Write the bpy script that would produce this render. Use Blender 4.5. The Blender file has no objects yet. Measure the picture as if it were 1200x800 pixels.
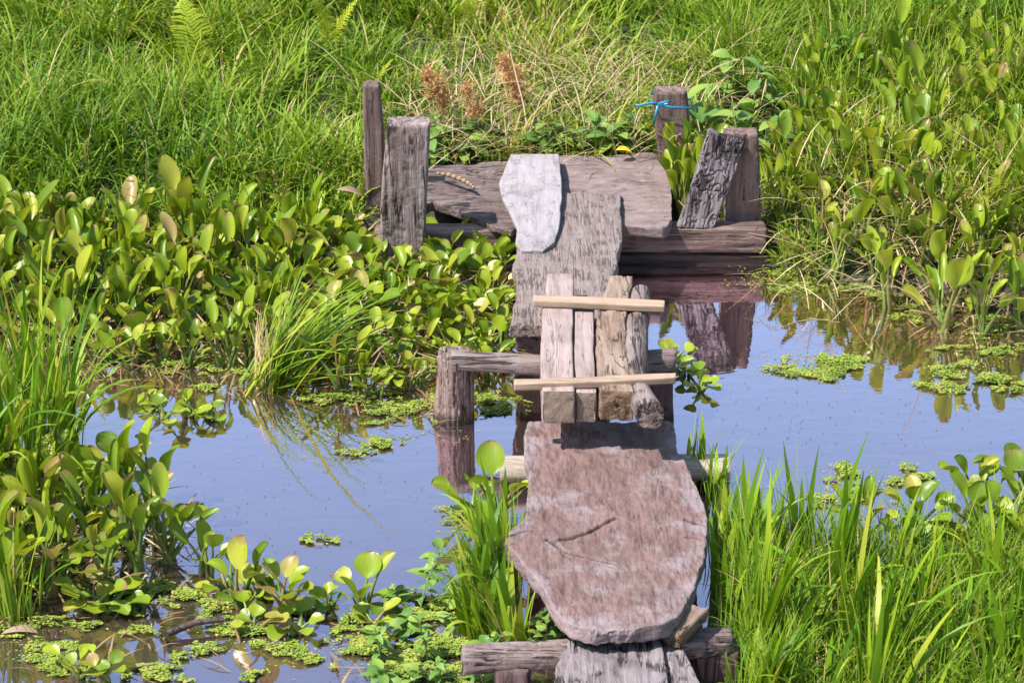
import bpy, math, random
import numpy as np
from mathutils import Matrix, Vector

random.seed(7)
rng = np.random.default_rng(11)
R = math.radians
scn = bpy.context.scene
COL = scn.collection

# ------------------------------------------------------------------ camera
CAM_Z, PITCH, HFOV = 4.0, 25.0, 24.0
cam = bpy.data.cameras.new('camera')
cam.lens = 18.0 / math.tan(R(HFOV / 2)); cam.sensor_width = 36.0
cam.clip_start = 0.05; cam.clip_end = 1000
cam_o = bpy.data.objects.new('camera', cam); COL.objects.link(cam_o)
cam_o.location = (0, 0, CAM_Z); cam_o.rotation_euler = (R(90 - PITCH), 0, 0)
cam.dof.use_dof = True; cam.dof.focus_distance = 8.6; cam.dof.aperture_fstop = 9.0
scn.camera = cam_o

# ------------------------------------------------------------------ light
SUN_EL, SUN_AZ = 58.0, 246.0            # azimuth clockwise from +Y: the sun stands behind-left of the camera
world = bpy.data.worlds.new('World'); scn.world = world; world.use_nodes = True
wn = world.node_tree.nodes; wl = world.node_tree.links
bg = wn['Background']; sky = wn.new('ShaderNodeTexSky'); sky.sky_type = 'NISHITA'
sky.sun_disc = False; sky.sun_elevation = R(SUN_EL); sky.sun_rotation = R(SUN_AZ)
sky.air_density = 2.2; sky.dust_density = 2.5; sky.ozone_density = 8.0
wl.new(sky.outputs[0], bg.inputs[0]); bg.inputs[1].default_value = 0.115
sun = bpy.data.lights.new('sun', 'SUN'); sun.energy = 5.0; sun.angle = R(0.6); sun.color = (1.0, 0.955, 0.89)
sun_o = bpy.data.objects.new('sun', sun); COL.objects.link(sun_o)
sd = Vector((math.sin(R(SUN_AZ)) * math.cos(R(SUN_EL)), math.cos(R(SUN_AZ)) * math.cos(R(SUN_EL)), math.sin(R(SUN_EL))))
sun_o.rotation_euler = sd.to_track_quat('Z', 'Y').to_euler()
vs = scn.view_settings
vs.view_transform = 'Standard'; vs.look = 'None'; vs.gamma = 1.0; vs.exposure = 1.15; vs.use_curve_mapping = False
scn.cycles.use_denoising = True
scn.cycles.max_bounces = 8; scn.cycles.transparent_max_bounces = 8

# ------------------------------------------------------------------ pixel -> place
TX = math.tan(R(HFOV / 2)); SP, CP = math.sin(R(PITCH)), math.cos(R(PITCH))
def ray(px, py):
    a = (px - 600.0) / 600.0 * TX; b = (400.0 - py) / 600.0 * TX
    return np.array([a, CP + b * SP, -SP + b * CP])
def P(px, py, z=0.0):
    d = ray(px, py); k = (z - CAM_Z) / d[2]
    return np.array([d[0] * k, d[1] * k, z])
def PY(px, py, y):
    d = ray(px, py); k = y / d[1]
    return np.array([d[0] * k, y, CAM_Z + d[2] * k])
def to_px(x, y, z):
    zz = z - CAM_Z; dep = y * CP - zz * SP; up = y * SP + zz * CP
    return 600 + x / dep / TX * 600, 400 - up / dep / TX * 600
def in_poly(px, py, poly):
    c = False; n = len(poly)
    for i in range(n):
        x1, y1 = poly[i]; x2, y2 = poly[(i + 1) % n]
        if (y1 > py) != (y2 > py) and px < (x2 - x1) * (py - y1) / (y2 - y1) + x1: c = not c
    return c

# ------------------------------------------------------------------ noise
def vnoise(p, seed=0):
    p = np.asarray(p, float); i = np.floor(p).astype(np.int64); f = p - i; f = f * f * (3 - 2 * f)
    def h(dx, dy, dz):
        n = (i[..., 0] + dx) * 374761393 + (i[..., 1] + dy) * 668265263 + (i[..., 2] + dz) * 1440662683 + seed * 974711
        n &= 0xffffffff; n = ((n ^ (n >> 13)) * 1274126177) & 0xffffffff; n = ((n ^ (n >> 16)) * 2246822519) & 0xffffffff
        return ((n ^ (n >> 15)) & 0xffffff) / float(0xffffff)
    x, y, z = f[..., 0], f[..., 1], f[..., 2]
    def L(a, b, t): return a + (b - a) * t
    return L(L(L(h(0,0,0), h(1,0,0), x), L(h(0,1,0), h(1,1,0), x), y), L(L(h(0,0,1), h(1,0,1), x), L(h(0,1,1), h(1,1,1), x), y), z)
def fbm(p, o=4, seed=0):
    p = np.asarray(p, float); s = 0; a = .5; t = 0
    for k in range(o): s = s + a * vnoise(p * 2 ** k + k * 17.3, seed + k); t += a; a *= .5
    return s / t

# ------------------------------------------------------------------ mesh helpers
def np_mesh(name, verts, quads=None, tris=None, mats=(), attrs=None, smooth=True, mat_index=None):
    verts = np.asarray(verts, np.float32)
    qs = np.zeros((0, 4), np.int32) if quads is None else np.asarray(quads, np.int32)
    ts = np.zeros((0, 3), np.int32) if tris is None else np.asarray(tris, np.int32)
    m = bpy.data.meshes.new(name); m.vertices.add(len(verts)); m.vertices.foreach_set('co', verts.ravel())
    loops = np.concatenate([qs.ravel(), ts.ravel()]); m.loops.add(len(loops)); m.loops.foreach_set('vertex_index', loops)
    nf = len(qs) + len(ts); m.polygons.add(nf)
    st = np.concatenate([np.arange(len(qs)) * 4, len(qs) * 4 + np.arange(len(ts)) * 3]).astype(np.int32)
    m.polygons.foreach_set('loop_start', st)
    if smooth: m.polygons.foreach_set('use_smooth', np.ones(nf, bool))
    for mt in mats: m.materials.append(mt)
    if mat_index is not None: m.polygons.foreach_set('material_index', np.asarray(mat_index, np.int32))
    for k, v in (attrs or {}).items():
        v = np.asarray(v, np.float32)
        if v.ndim == 2:
            a = m.attributes.new(k, 'FLOAT_VECTOR', 'POINT'); a.data.foreach_set('vector', v.ravel())
        else:
            a = m.attributes.new(k, 'FLOAT', 'POINT'); a.data.foreach_set('value', v)
    m.update(calc_edges=True); m.validate()
    return m
def link(name, mesh, parent=None):
    o = bpy.data.objects.new(name, mesh); COL.objects.link(o)
    if parent is not None: o.parent = parent
    return o
def tag(o, label=None, cat=None, group=None, kind=None):
    if cat and not kind: kind = 'thing'
    if label: o['label'] = label
    if cat: o['category'] = cat
    if group: o['group'] = group
    if kind: o['kind'] = kind
    return o
def thing(name, loc, label, cat, group=None, rz=0.0):
    o = link(name, None); o.location = Vector([float(c) for c in loc]); o.rotation_euler = (0, 0, rz); o.empty_display_size = .1
    return tag(o, label, cat, group)

# ------------------------------------------------------------------ material helpers
class NT:
    def __init__(s, name):
        s.m = bpy.data.materials.new(name); s.m.use_nodes = True; s.t = s.m.node_tree; s.n = s.t.nodes; s.l = s.t.links
        s.b = s.n['Principled BSDF']; s.out = s.n['Material Output']
    def new(s, k, **kw):
        n = s.n.new('ShaderNode' + k)
        for a, v in kw.items(): setattr(n, a, v)
        return n
    def link(s, a, b): s.l.new(a, b)
    def setin(s, n, i, v):
        if hasattr(v, 'is_linked') or isinstance(v, bpy.types.NodeSocket): s.l.new(v, n.inputs[i])
        else: n.inputs[i].default_value = v
    def math(s, op, a, b=None, clamp=False):
        n = s.new('Math', operation=op, use_clamp=clamp); s.setin(n, 0, a)
        if b is not None: s.setin(n, 1, b)
        return n.outputs[0]
    def attr(s, name): return s.new('Attribute', attribute_name=name)
    def scale(s, v, sc):
        n = s.new('Vector' + 'Math', operation='MULTIPLY'); s.setin(n, 0, v); n.inputs[1].default_value = sc; return n.outputs[0]
    def noise(s, v, scale=1.0, detail=4.0, rough=.55, dist=0.0):
        n = s.new('TexNoise'); s.l.new(v, n.inputs['Vector']); n.inputs['Scale'].default_value = scale
        n.inputs['Detail'].default_value = detail; n.inputs['Roughness'].default_value = rough; n.inputs['Distortion'].default_value = dist
        return n.outputs['Fac']
    def ramp(s, f, stops):
        n = s.new('ValToRGB'); s.setin(n, 0, f); e = n.color_ramp.elements
        while len(e) < len(stops): e.new(.5)
        for i, (p, c) in enumerate(stops): e[i].position = p; e[i].color = (*c, 1)
        return n.outputs[0]
    def mix(s, f, a, b, mode='MIX'):
        n = s.new('Mix', data_type='RGBA', blend_type=mode); s.setin(n, 0, f)
        for i, v in ((6, a), (7, b)):
            if isinstance(v, tuple): n.inputs[i].default_value = (*v, 1)
            else: s.l.new(v, n.inputs[i])
        return n.outputs[2]
    def maprange(s, v, a, b, c=0.0, d=1.0, smooth=True):
        n = s.new('MapRange'); n.interpolation_type = 'SMOOTHSTEP' if smooth else 'LINEAR'; s.setin(n, 0, v)
        for i, k in enumerate((a, b, c, d)): n.inputs[i + 1].default_value = k
        return n.outputs[0]
    def bump(s, h, strength, dist):
        n = s.new('Bump'); s.l.new(h, n.inputs['Height']); n.inputs['Strength'].default_value = strength; n.inputs['Distance'].default_value = dist
        s.l.new(n.outputs[0], s.b.inputs['Normal']); return n.outputs[0]

WK = .455
def wood(name, light, mid, dark, grain=(34, 2.2, 34), crack=(26, 1.5, 26), crack_w=.035, crack_amt=.7, blotch=None, blotch_amt=.5, bump=.7, rough=.78, wave=0.0, end=None, rim=0.0, hi=1.0):
    light, mid, dark = (tuple(k * WK for k in c_) for c_ in (light, mid, dark)); blotch = tuple(k * WK for k in blotch) if blotch else None
    s = NT(name); g = s.attr('gr').outputs['Vector']
    n1 = s.noise(s.scale(g, grain), 1, 7, .62, .25 + wave)
    n2 = s.noise(s.scale(g, (grain[0] * 4, grain[1] * 3, grain[2] * 4)), 1, 5, .6)
    mixn = s.math('ADD', s.math('MULTIPLY', n1, .65), s.math('MULTIPLY', n2, .35))
    col = s.ramp(mixn, [(.33, dark), (.47, mid), (.62, light)])
    big = s.noise(g, 6.5, 5, .65)
    bsrc = s.math('ADD', big, s.math('MULTIPLY', s.attr('rim').outputs['Fac'], rim)) if rim else big
    if blotch: col = s.mix(s.math('MULTIPLY', s.maprange(bsrc, .50, .70), blotch_amt), col, blotch)
    col = s.mix(s.math('MULTIPLY', s.maprange(s.noise(g, 3.1, 4, .6), .50, .68), .5), col, dark)
    if end: col = s.mix(s.math('MULTIPLY', s.attr('cap').outputs['Fac'], .75), col, tuple(k * WK for k in end))
    sp = s.noise(g, 75, 3, .6)
    col = s.mix(s.math('MULTIPLY', s.maprange(sp, .62, .75), .45), col, dark)
    c = s.noise(s.scale(g, crack), 1, 4, .55, .5 + wave)
    cr = s.maprange(s.math('ABSOLUTE', s.math('SUBTRACT', c, .5)), 0.0, crack_w, 1.0, 0.0)
    mask = s.maprange(s.noise(g, 9, 3), .42, .58)
    cr = s.math('MULTIPLY', s.math('MULTIPLY', cr, mask), crack_amt)
    col = s.mix(cr, col, tuple(k * .28 for k in dark))
    col = s.mix(s.math('MULTIPLY', s.attr('crk').outputs['Fac'], .85), col, (.03, .02, .017))  # slab cracks darkened in colour: painted depth shade as well as dirt
    h = s.math('SUBTRACT', s.math('ADD', s.math('MULTIPLY', mixn, 1.0), s.math('MULTIPLY', sp, .25)), s.math('MULTIPLY', cr, .9))
    # wet, slimy band at the waterline
    wz = s.new('SeparateXYZ'); s.link(s.new('NewGeometry').outputs['Position'], wz.inputs[0])
    wet = s.maprange(s.math('ADD', wz.outputs[2], s.math('MULTIPLY', big, -.05)), -.008, .038, 1.0, 0.0)
    col = s.mix(s.math('MULTIPLY', wet, .8), col, (.022, .018, .011))
    s.link(col, s.b.inputs['Base Color']); s.link(s.math('SUBTRACT', rough, s.math('MULTIPLY', wet, .4)), s.b.inputs['Roughness']); s.b.inputs['Specular IOR Level'].default_value = .2
    s.bump(h, bump, .012)
    return s.m

W_MAUVE = wood('weathered_mauve_wood', (.42, .325, .305), (.265, .19, .175), (.085, .054, .047), crack_w=.05, crack_amt=.85, blotch=(.45, .375, .39), blotch_amt=.5, bump=.9)
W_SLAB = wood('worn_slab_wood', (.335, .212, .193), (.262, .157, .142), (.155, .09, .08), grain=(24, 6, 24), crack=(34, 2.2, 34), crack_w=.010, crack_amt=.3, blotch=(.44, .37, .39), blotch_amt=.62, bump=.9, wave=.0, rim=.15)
W_CRACKED = wood('checked_grey_wood', (.42, .33, .305), (.35, .268, .246), (.21, .152, .138), grain=(60, 3, 60), crack=(64, 3.4, 64), crack_w=.04, crack_amt=.5, blotch=(.44, .36, .36), bump=1.0, wave=.1)
W_PALE = wood('pale_bleached_board', (.56, .50, .52), (.48, .425, .445), (.25, .205, .205), grain=(18, 3, 18), crack=(9, 5, 9), crack_w=.01, crack_amt=.5, blotch=(.27, .215, .20), blotch_amt=.6, bump=.6)
W_DARK = wood('damp_brown_wood', (.235, .16, .15), (.165, .105, .1), (.07, .045, .043), blotch=(.30, .22, .215), crack_amt=.8)
W_GREY = wood('grey_furrowed_wood', (.44, .375, .38), (.325, .265, .272), (.07, .055, .058), grain=(40, 4, 40), crack=(48, 5, 48), crack_w=.08, crack_amt=.9, bump=1.0, wave=.5)
W_SAWN = wood('sawn_pinkish_timber', (.62, .48, .45), (.51, .38, .355), (.27, .18, .16), grain=(26, 1.8, 26), crack_amt=.6, crack_w=.014, blotch=(.47, .395, .40), bump=.5, end=(.40, .285, .20))
W_TAN = wood('tan_split_timber', (.50, .38, .30), (.40, .275, .205), (.18, .10, .065), grain=(26, 2.2, 26), crack=(30, 3, 30), crack_amt=.8, crack_w=.03, blotch=(.48, .385, .36), bump=.9, end=(.36, .22, .13))
W_PINE = wood('fresh_pine_batten', (.64, .465, .345), (.55, .39, .28), (.34, .22, .15), grain=(50, 2.5, 50), crack_amt=.25, crack_w=.01, bump=.25)
W_BUFF = wood('pale_pole_wood', (.62, .52, .42), (.53, .43, .34), (.22, .16, .12), grain=(30, 3, 30), crack_amt=.4, bump=.35)
W_POST = wood('split_post_wood', (.50, .385, .34), (.34, .24, .205), (.10, .062, .05), grain=(55, 3, 55), crack=(36, 2.0, 36), crack_w=.05, crack_amt=.9, bump=.9)

W_LAND = wood('landing_slab_wood', (.39, .29, .275), (.31, .222, .208), (.17, .112, .102), grain=(40, 9, 40), crack=(22, 2, 22), crack_w=.02, crack_amt=.6, blotch=(.36, .29, .30), bump=.6)
W_BROKEN = wood('broken_brown_wood', (.33, .25, .235), (.20, .14, .128), (.065, .04, .034), grain=(30, 4, 30), crack=(20, 2.4, 20), crack_w=.04, crack_amt=.85, blotch=(.36, .30, .30), bump=.9)
W_UPRIGHT = wood('upright_post_wood', (.60, .475, .45), (.39, .29, .27), (.11, .07, .062), crack_w=.05, crack_amt=.9, blotch=(.62, .52, .53), blotch_amt=.5, bump=.9)
W_PLINTH = wood('brown_upright_wood', (.40, .275, .24), (.27, .175, .15), (.085, .052, .044), blotch=(.42, .31, .30), crack_amt=.8)
def leafmat(name, stops, trans=.35, rough=.42, source='random', vein=0.0, brown=None, spec=.22):
    s = NT(name)
    if source == 'random': f = s.new('ObjectInfo').outputs['Random']
    else: f = s.attr('tint').outputs['Fac']
    al = s.attr('luv').outputs['Vector']; sep = s.new('SeparateXYZ'); s.link(al, sep.inputs[0])
    pos = s.new('NewGeometry').outputs['Position']
    nz = s.noise(pos, 9, 3)
    f2 = s.math('ADD', f, s.math('MULTIPLY', s.math('SUBTRACT', nz, .5), .35), clamp=True)
    col = s.ramp(f2, stops)
    if vein:
        w = s.math('SINE', s.math('MULTIPLY', sep.outputs[0], 46.0))
        col = s.mix(s.math('MULTIPLY', s.maprange(w, .4, 1.0), .07), col, (.30, .40, .10))
        s.bump(w, .05, .002)
    # stalk is paler and yellower than the blade (luv.z = 1 on stalks)
    if brown:
        bn = s.noise(pos, 38, 4)
        edge = s.maprange(s.math('ADD', sep.outputs[1], s.math('MULTIPLY', bn, .7)), 1.02, 1.35)
        rnd = s.maprange(s.math('FRACT', s.math('MULTIPLY', f, 17.31)), .45, .95)
        col = s.mix(s.math('MULTIPLY', edge, rnd), col, brown)
        col = s.mix(s.math('MULTIPLY', s.maprange(s.noise(pos, 60, 3), .63, .7), .5), col, tuple(k * .8 for k in brown))
        col = s.mix(sep.outputs[2], col, s.ramp(f, [(0, (.10, .17, .03)), (.6, (.19, .25, .05)), (1, (.24, .17, .07))]))
    s.link(col, s.b.inputs['Base Color']); s.b.inputs['Roughness'].default_value = rough; s.b.inputs['Specular IOR Level'].default_value = spec
    tr = s.new('BsdfTranslucent'); s.link(s.mix(1.0, col, (1.0, 1.0, .55), 'MULTIPLY'), tr.inputs[0])
    mx = s.new('MixShader'); mx.inputs[0].default_value = trans
    s.link(s.b.outputs[0], mx.inputs[1]); s.link(tr.outputs[0], mx.inputs[2]); s.link(mx.outputs[0], s.out.inputs[0])
    return s.m
GREEN = [(0, (.045, .105, .008)), (.3, (.10, .19, .010)), (.6, (.18, .26, .014)), (.82, (.26, .295, .026)), (.9, (.34, .27, .09)), (1, (.38, .28, .13))]
M_GRASS = leafmat('grass_blades', GREEN, .32, .55, 'tint')
M_REED = leafmat('reed_blades', [(0, (.055, .13, .006)), (.45, (.13, .24, .010)), (.8, (.21, .30, .014)), (1, (.32, .32, .04))], .4, .45, 'random')
M_HYA = leafmat('hyacinth_leaf', [(0, (.085, .15, .009)), (.4, (.17, .245, .011)), (.75, (.24, .295, .015)), (.93, (.29, .30, .03)), (1, (.27, .19, .07))], .33, .36, 'random', vein=1, brown=(.22, .14, .06), spec=.32)
M_WEED = leafmat('weed_leaf', [(0, (.07, .15, .03)), (.5, (.13, .225, .04)), (1, (.20, .28, .05))], .3, .45, 'random')
M_FERN = leafmat('fern_frond', [(0, (.26, .33, .02)), (.6, (.36, .40, .025)), (1, (.42, .42, .04))], .4, .5, 'random')
M_MOSS = leafmat('floating_fern', [(0, (.075, .12, .02)), (.4, (.16, .22, .03)), (.75, (.25, .29, .045)), (1, (.30, .22, .09))], .2, .6, 'tint')
M_STRAW = leafmat('dry_straw', [(0, (.16, .10, .05)), (.5, (.35, .25, .13)), (1, (.52, .42, .26))], .2, .7, 'tint')
M_SEED = leafmat('brown_seed', [(0, (.26, .11, .04)), (.6, (.42, .19, .08)), (1, (.50, .29, .14))], .2, .75, 'tint')
M_SEEDY = leafmat('yellow_seed', [(0, (.20, .20, .03)), (.6, (.34, .30, .05)), (1, (.42, .33, .09))], .2, .75, 'tint')
M_DEAD = leafmat('dead_leaf', [(0, (.13, .08, .05)), (.6, (.20, .13, .085)), (1, (.27, .19, .13))], .15, .75, 'random')
M_YELLOW = leafmat('yellow_leaf', [(0, (.72, .45, .01)), (1, (.8, .52, .02))], .2, .5, 'random')

def m_plain(name, c, rough=.6):
    s = NT(name); s.b.inputs['Roughness'].default_value = rough
    p = s.new('NewGeometry').outputs['Position']
    s.link(s.mix(s.noise(p, 60, 3), tuple(k * .75 for k in c), tuple(min(1, k * 1.2) for k in c)), s.b.inputs['Base Color']); return s.m
M_BLUE = m_plain('blue_plastic_ribbon', (.008, .20, .36), .4)
def m_husk():
    s = NT('banded_husk'); al = s.attr('luv').outputs['Vector']; sep = s.new('SeparateXYZ'); s.link(al, sep.inputs[0])
    w = s.math('SINE', s.math('MULTIPLY', sep.outputs[1], 56.0))
    s.link(s.mix(s.maprange(w, -.3, .3), (.07, .04, .03), (.19, .125, .06)), s.b.inputs['Base Color']); s.b.inputs['Roughness'].default_value = .7; return s.m
M_HUSK = m_husk()
def m_ground():
    s = NT('bank_soil'); p = s.new('NewGeometry').outputs['Position']
    a = s.noise(p, 3, 6); b = s.noise(p, 25, 5)
    c = s.ramp(a, [(.35, (.022, .017, .011)), (.55, (.035, .036, .015)), (.7, (.05, .058, .018))])
    s.link(s.mix(s.maprange(b, .4, .7), c, (.035, .027, .016)), s.b.inputs['Base Color']); s.b.inputs['Roughness'].default_value = .95
    s.bump(b, .6, .03); return s.m
M_GROUND = m_ground()
def m_water():
    s = NT('still_pond_water'); p = s.new('NewGeometry').outputs['Position']
    n1 = s.noise(s.scale(p, (5.0, 9.0, 1)), 1, 3, .5, .4); n2 = s.noise(s.scale(p, (16, 42, 1)), 1, 2, .5, .2)
    bm = s.new('Bump'); bm.inputs['Strength'].default_value = .045; bm.inputs['Distance'].default_value = .02
    s.link(s.math('ADD', n1, s.math('MULTIPLY', n2, .18)), bm.inputs['Height'])
    # murky body under a glossy skin (still, slightly filmy pond surface)
    d = s.new('BsdfDiffuse'); s.link(s.mix(s.noise(p, 2.2, 4), (.026, .018, .016), (.048, .034, .030)), d.inputs[0])
    gl = s.new('BsdfGlossy'); gl.inputs['Roughness'].default_value = .012; gl.inputs[0].default_value = (1.0, .80, .925, 1)
    s.link(bm.outputs[0], gl.inputs['Normal'])
    fr = s.new('Fresnel'); fr.inputs['IOR'].default_value = 1.33; s.link(bm.outputs[0], fr.inputs['Normal'])
    f = s.math('MULTIPLY', fr.outputs[0], 9.4, clamp=True)
    mx = s.new('MixShader'); s.link(f, mx.inputs[0]); s.link(d.outputs[0], mx.inputs[1]); s.link(gl.outputs[0], mx.inputs[2])
    s.link(mx.outputs[0], s.out.inputs[0]); return s.m
M_WATER = m_water()

# ------------------------------------------------------------------ terrain and water
def bank_y(x):
    return np.interp(x, [-40, -6, -2.5, -1.0, -.5, .9, 1.2, 1.7, 2.3, 6, 40], [9.3, 9.35, 9.42, 9.42, 9.42, 9.45, 9.25, 8.95, 8.72, 8.6, 8.4])
def height(x, y):
    x = np.asarray(x, float); y = np.asarray(y, float); d = y - bank_y(x)
    up = .10 * (1 - np.exp(-np.maximum(d, 0) / .25)) + .085 * np.clip(d, 0, 12) + .02 * np.clip(d - 12, 0, 200)
    z = np.where(d > 0, up, np.maximum(d * .45, -.55))
    db = 2.0 - y                                             # the bank on the camera's side
    z = np.where(db > -1.2, np.clip((db + 1.2) * .35 - .55, -.55, 1.2), z)
    pp = np.stack([x * .9, y * .9, np.zeros_like(x)], -1)
    return z + (fbm(pp, 4, 5) - .5) * .12 * np.clip(d, 0, 1)
gx = np.unique(np.concatenate([np.linspace(-160, -8, 24), np.linspace(-8, 8, 110), np.linspace(8, 160, 24)]))
gy = np.unique(np.concatenate([np.linspace(-120, 7, 40), np.linspace(7, 16, 110), np.linspace(16, 220, 36)]))
X, Y = np.meshgrid(gx, gy); Z = height(X, Y)
nx, ny = len(gx), len(gy); ii = np.arange(ny - 1)[:, None] * nx + np.arange(nx - 1)[None]
q = np.stack([ii, ii + 1, ii + nx + 1, ii + nx], -1).reshape(-1, 4)
tag(link('ground', np_mesh('ground', np.stack([X, Y, Z], -1).reshape(-1, 3), q, mats=[M_GROUND])), 'grassy earth bank rising behind the pond', kind='structure')
wx = np.array([-60., 60.]); wm = np_mesh('water', [(-60, .8, 0), (60, .8, 0), (60, 10.6, 0), (-60, 10.6, 0)], [(0, 1, 2, 3)], mats=[M_WATER], smooth=False)
tag(link('water', wm), 'still pond water mirroring the pale blue sky', kind='structure')

# ------------------------------------------------------------------ timber: a lofted, worn, rough board between two edges
def strip(name, A, B, thick, mat, face=(0, 0, 1), ns=60, nw=14, nt=5, r=.010, rough=.003, grain=(45, 4, 45), edge=.006, ragged=.006, bev=.005, disp=None, ridge=0.0, ridge_f=(30, 5, 30), parent=None, thick_fn=None, smooth_edge=True):
    A = np.array(A, float); B = np.array(B, float); C = (A + B) / 2
    cl = np.concatenate([[0], np.cumsum(np.linalg.norm(np.diff(C, axis=0), axis=1) + 1e-6)]); Ln = cl[-1]; tc = cl / Ln
    t = np.unique(np.concatenate([[0, bev / Ln], np.linspace(2.2 * bev / Ln, 1 - 2.2 * bev / Ln, ns), [1 - bev / Ln, 1]])); n = len(t)
    def res(K):
        out = np.stack([np.interp(t, tc, K[:, k]) for k in range(3)], -1)
        if smooth_edge and len(K) > 2:
            for _ in range(max(1, n // 40)):
                o2 = out.copy(); o2[1:-1] = (out[:-2] + 2 * out[1:-1] + out[2:]) / 4; out = o2
        return out
    a, b = res(A), res(B); sd_ = random.randint(0, 9999); off = np.array([random.uniform(0, 20) for _ in range(3)])
    V = b - a; w = np.linalg.norm(V, axis=1); V /= w[:, None]
    u = t * Ln
    e1 = (fbm(np.stack([u * 9, u * 0 + 3.1, u * 0], -1), 6, sd_) - .5) * 2 * edge; e2 = (fbm(np.stack([u * 9, u * 0 + 7.7, u * 0], -1), 6, sd_ + 9) - .5) * 2 * edge
    a = a + V * e1[:, None]; b = b + V * e2[:, None]; w = np.linalg.norm(b - a, axis=1)
    T = np.gradient((a + b) / 2, axis=0); T /= np.linalg.norm(T, axis=1)[:, None] + 1e-9
    N = np.cross(T, V); N /= np.linalg.norm(N, axis=1)[:, None]
    if np.mean(N @ np.array(face, float)) < 0: N = -N
    th = np.full(n, thick) if thick_fn is None else np.array([thick_fn(k) for k in t])
    sa = .5 - .5 * np.cos(np.pi * np.arange(nw + 1) / nw); sa = .6 * sa + .4 * np.arange(nw + 1) / nw
    ring = [(sa[i], 0.) for i in range(nw + 1)] + [(1., j / nt) for j in range(1, nt)] + [(sa[i], 1.) for i in range(nw, -1, -1)] + [(0., j / nt) for j in range(nt - 1, 0, -1)]
    ring = np.array(ring); m = len(ring)
    ins = np.zeros(n); ins[0] = ins[-1] = bev * .8
    a0 = ring[None, :, 0] * w[:, None]; b0 = -ring[None, :, 1] * th[:, None]
    rr = np.minimum(np.minimum(r, w * .499), th * .499)[:, None]; I = ins[:, None]
    a0 = np.clip(a0, I, w[:, None] - I); b0 = np.clip(b0, -th[:, None] + I, -I)
    ca = np.clip(a0, rr, w[:, None] - rr); cb = np.clip(b0, -th[:, None] + rr, -rr)
    da, db = a0 - ca, b0 - cb; dl = np.sqrt(da ** 2 + db ** 2) + 1e-9; corner = (np.abs(da) > 1e-6) & (np.abs(db) > 1e-6)
    f = np.where(corner, rr / dl, 1.0); f = np.minimum(f, 1.0)
    a1 = ca + da * f; b1 = cb + db * f
    on = np.stack([da / dl, db / dl], -1)
    V0 = V.mean(0); V0 /= np.linalg.norm(V0); N0 = N.mean(0); N0 /= np.linalg.norm(N0); T0 = np.cross(N0, V0)
    P0 = a[:, None] + V[:, None] * a1[..., None] + N[:, None] * b1[..., None] - C[0]
    G = np.stack([P0 @ V0, P0 @ T0, P0 @ N0], -1) + off
    dsp = (fbm(G * np.array(grain), 4, sd_) - .5) * 2 * rough
    if ridge:
        rn = fbm(G * np.array(ridge_f) + (fbm(G * 14, 3, 3)[..., None] - .5) * 3, 3, sd_ + 3); dsp -= ridge * np.clip(1 - np.abs(rn - .5) / .07, 0, 1)
    rg = (fbm(np.stack([G[..., 0] * 22, G[..., 2] * 22, G[..., 0] * 0], -1), 4, sd_ + 5) - .5) * 2 * ragged
    wt = np.clip(1 - (u / min(.06, Ln * .25)), 0, 1)[:, None] * -1 + np.clip(1 - ((Ln - u) / min(.06, Ln * .25)), 0, 1)[:, None]
    Pt = a[:, None] + V[:, None] * (a1 + on[..., 0] * dsp)[..., None] + N[:, None] * (b1 + on[..., 1] * dsp)[..., None] + T[:, None] * (rg * np.abs(wt) * np.sign(wt))[..., None]
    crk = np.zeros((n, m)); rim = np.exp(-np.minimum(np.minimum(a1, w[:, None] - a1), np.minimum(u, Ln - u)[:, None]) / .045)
    if disp is not None:
        top = (ring[:, 1] == 0.); dv = disp(Pt[:, top])
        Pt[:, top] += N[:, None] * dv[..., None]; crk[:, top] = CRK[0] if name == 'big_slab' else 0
    k = np.arange(n - 1)[:, None] * m; jj = np.arange(m)[None]; j2 = (jj + 1) % m
    quads = np.stack([k + jj, k + j2, k + m + j2, k + m + jj], -1).reshape(-1, 4)
    verts = [Pt.reshape(-1, 3)]; gr = [G.reshape(-1, 3)]; base = n * m; qs = [quads]; cap = [np.zeros(n * m)]
    for e, s_ in ((0, -1), (n - 1, 1)):
        rg_ = Pt[e]; gg = G[e]; topi = np.arange(nw + 1); boti = nw + nt + (nw - np.arange(nw + 1))
        lam = np.linspace(0, 1, nt + 1)[None, :, None]
        grid = rg_[topi][:, None] * (1 - lam) + rg_[boti][:, None] * lam; g2 = gg[topi][:, None] * (1 - lam) + gg[boti][:, None] * lam
        for j in range(1, nt):
            grid[nw, j] = rg_[nw + j]; grid[0, j] = rg_[(2 * (nw + 1) + nt - 1 + (nt - 1 - j)) % m]
        inn = grid[1:-1, 1:-1]; gi = g2[1:-1, 1:-1]
        grid[1:-1, 1:-1] = inn + T[e] * s_ * ((fbm(gi * 60, 3, sd_ + 1) - .4) * rough * 3)[..., None]
        ix = base + np.arange(nw)[:, None] * (nt + 1) + np.arange(nt)[None]
        qs.append(np.stack([ix, ix + 1, ix + nt + 2, ix + nt + 1], -1).reshape(-1, 4))
        cap.append(np.ones((nw + 1) * (nt + 1))); verts.append(grid.reshape(-1, 3)); gr.append(g2.reshape(-1, 3)); base += (nw + 1) * (nt + 1)
    verts = np.concatenate(verts); org = np.array([verts[:, 0].mean(), verts[:, 1].mean(), verts[:, 2].min()])
    o = link(name, np_mesh(name, verts - org, np.concatenate(qs), mats=[mat], attrs={'gr': np.concatenate(gr), 'cap': np.concatenate(cap), 'rim': np.concatenate([rim.ravel()] + [c_ * 1 for c_ in cap[1:]]), 'crk': np.concatenate([crk.ravel()] + [c_ * 0 for c_ in cap[1:]])}), parent)
    o.location = Vector(org.tolist()); return o
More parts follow.
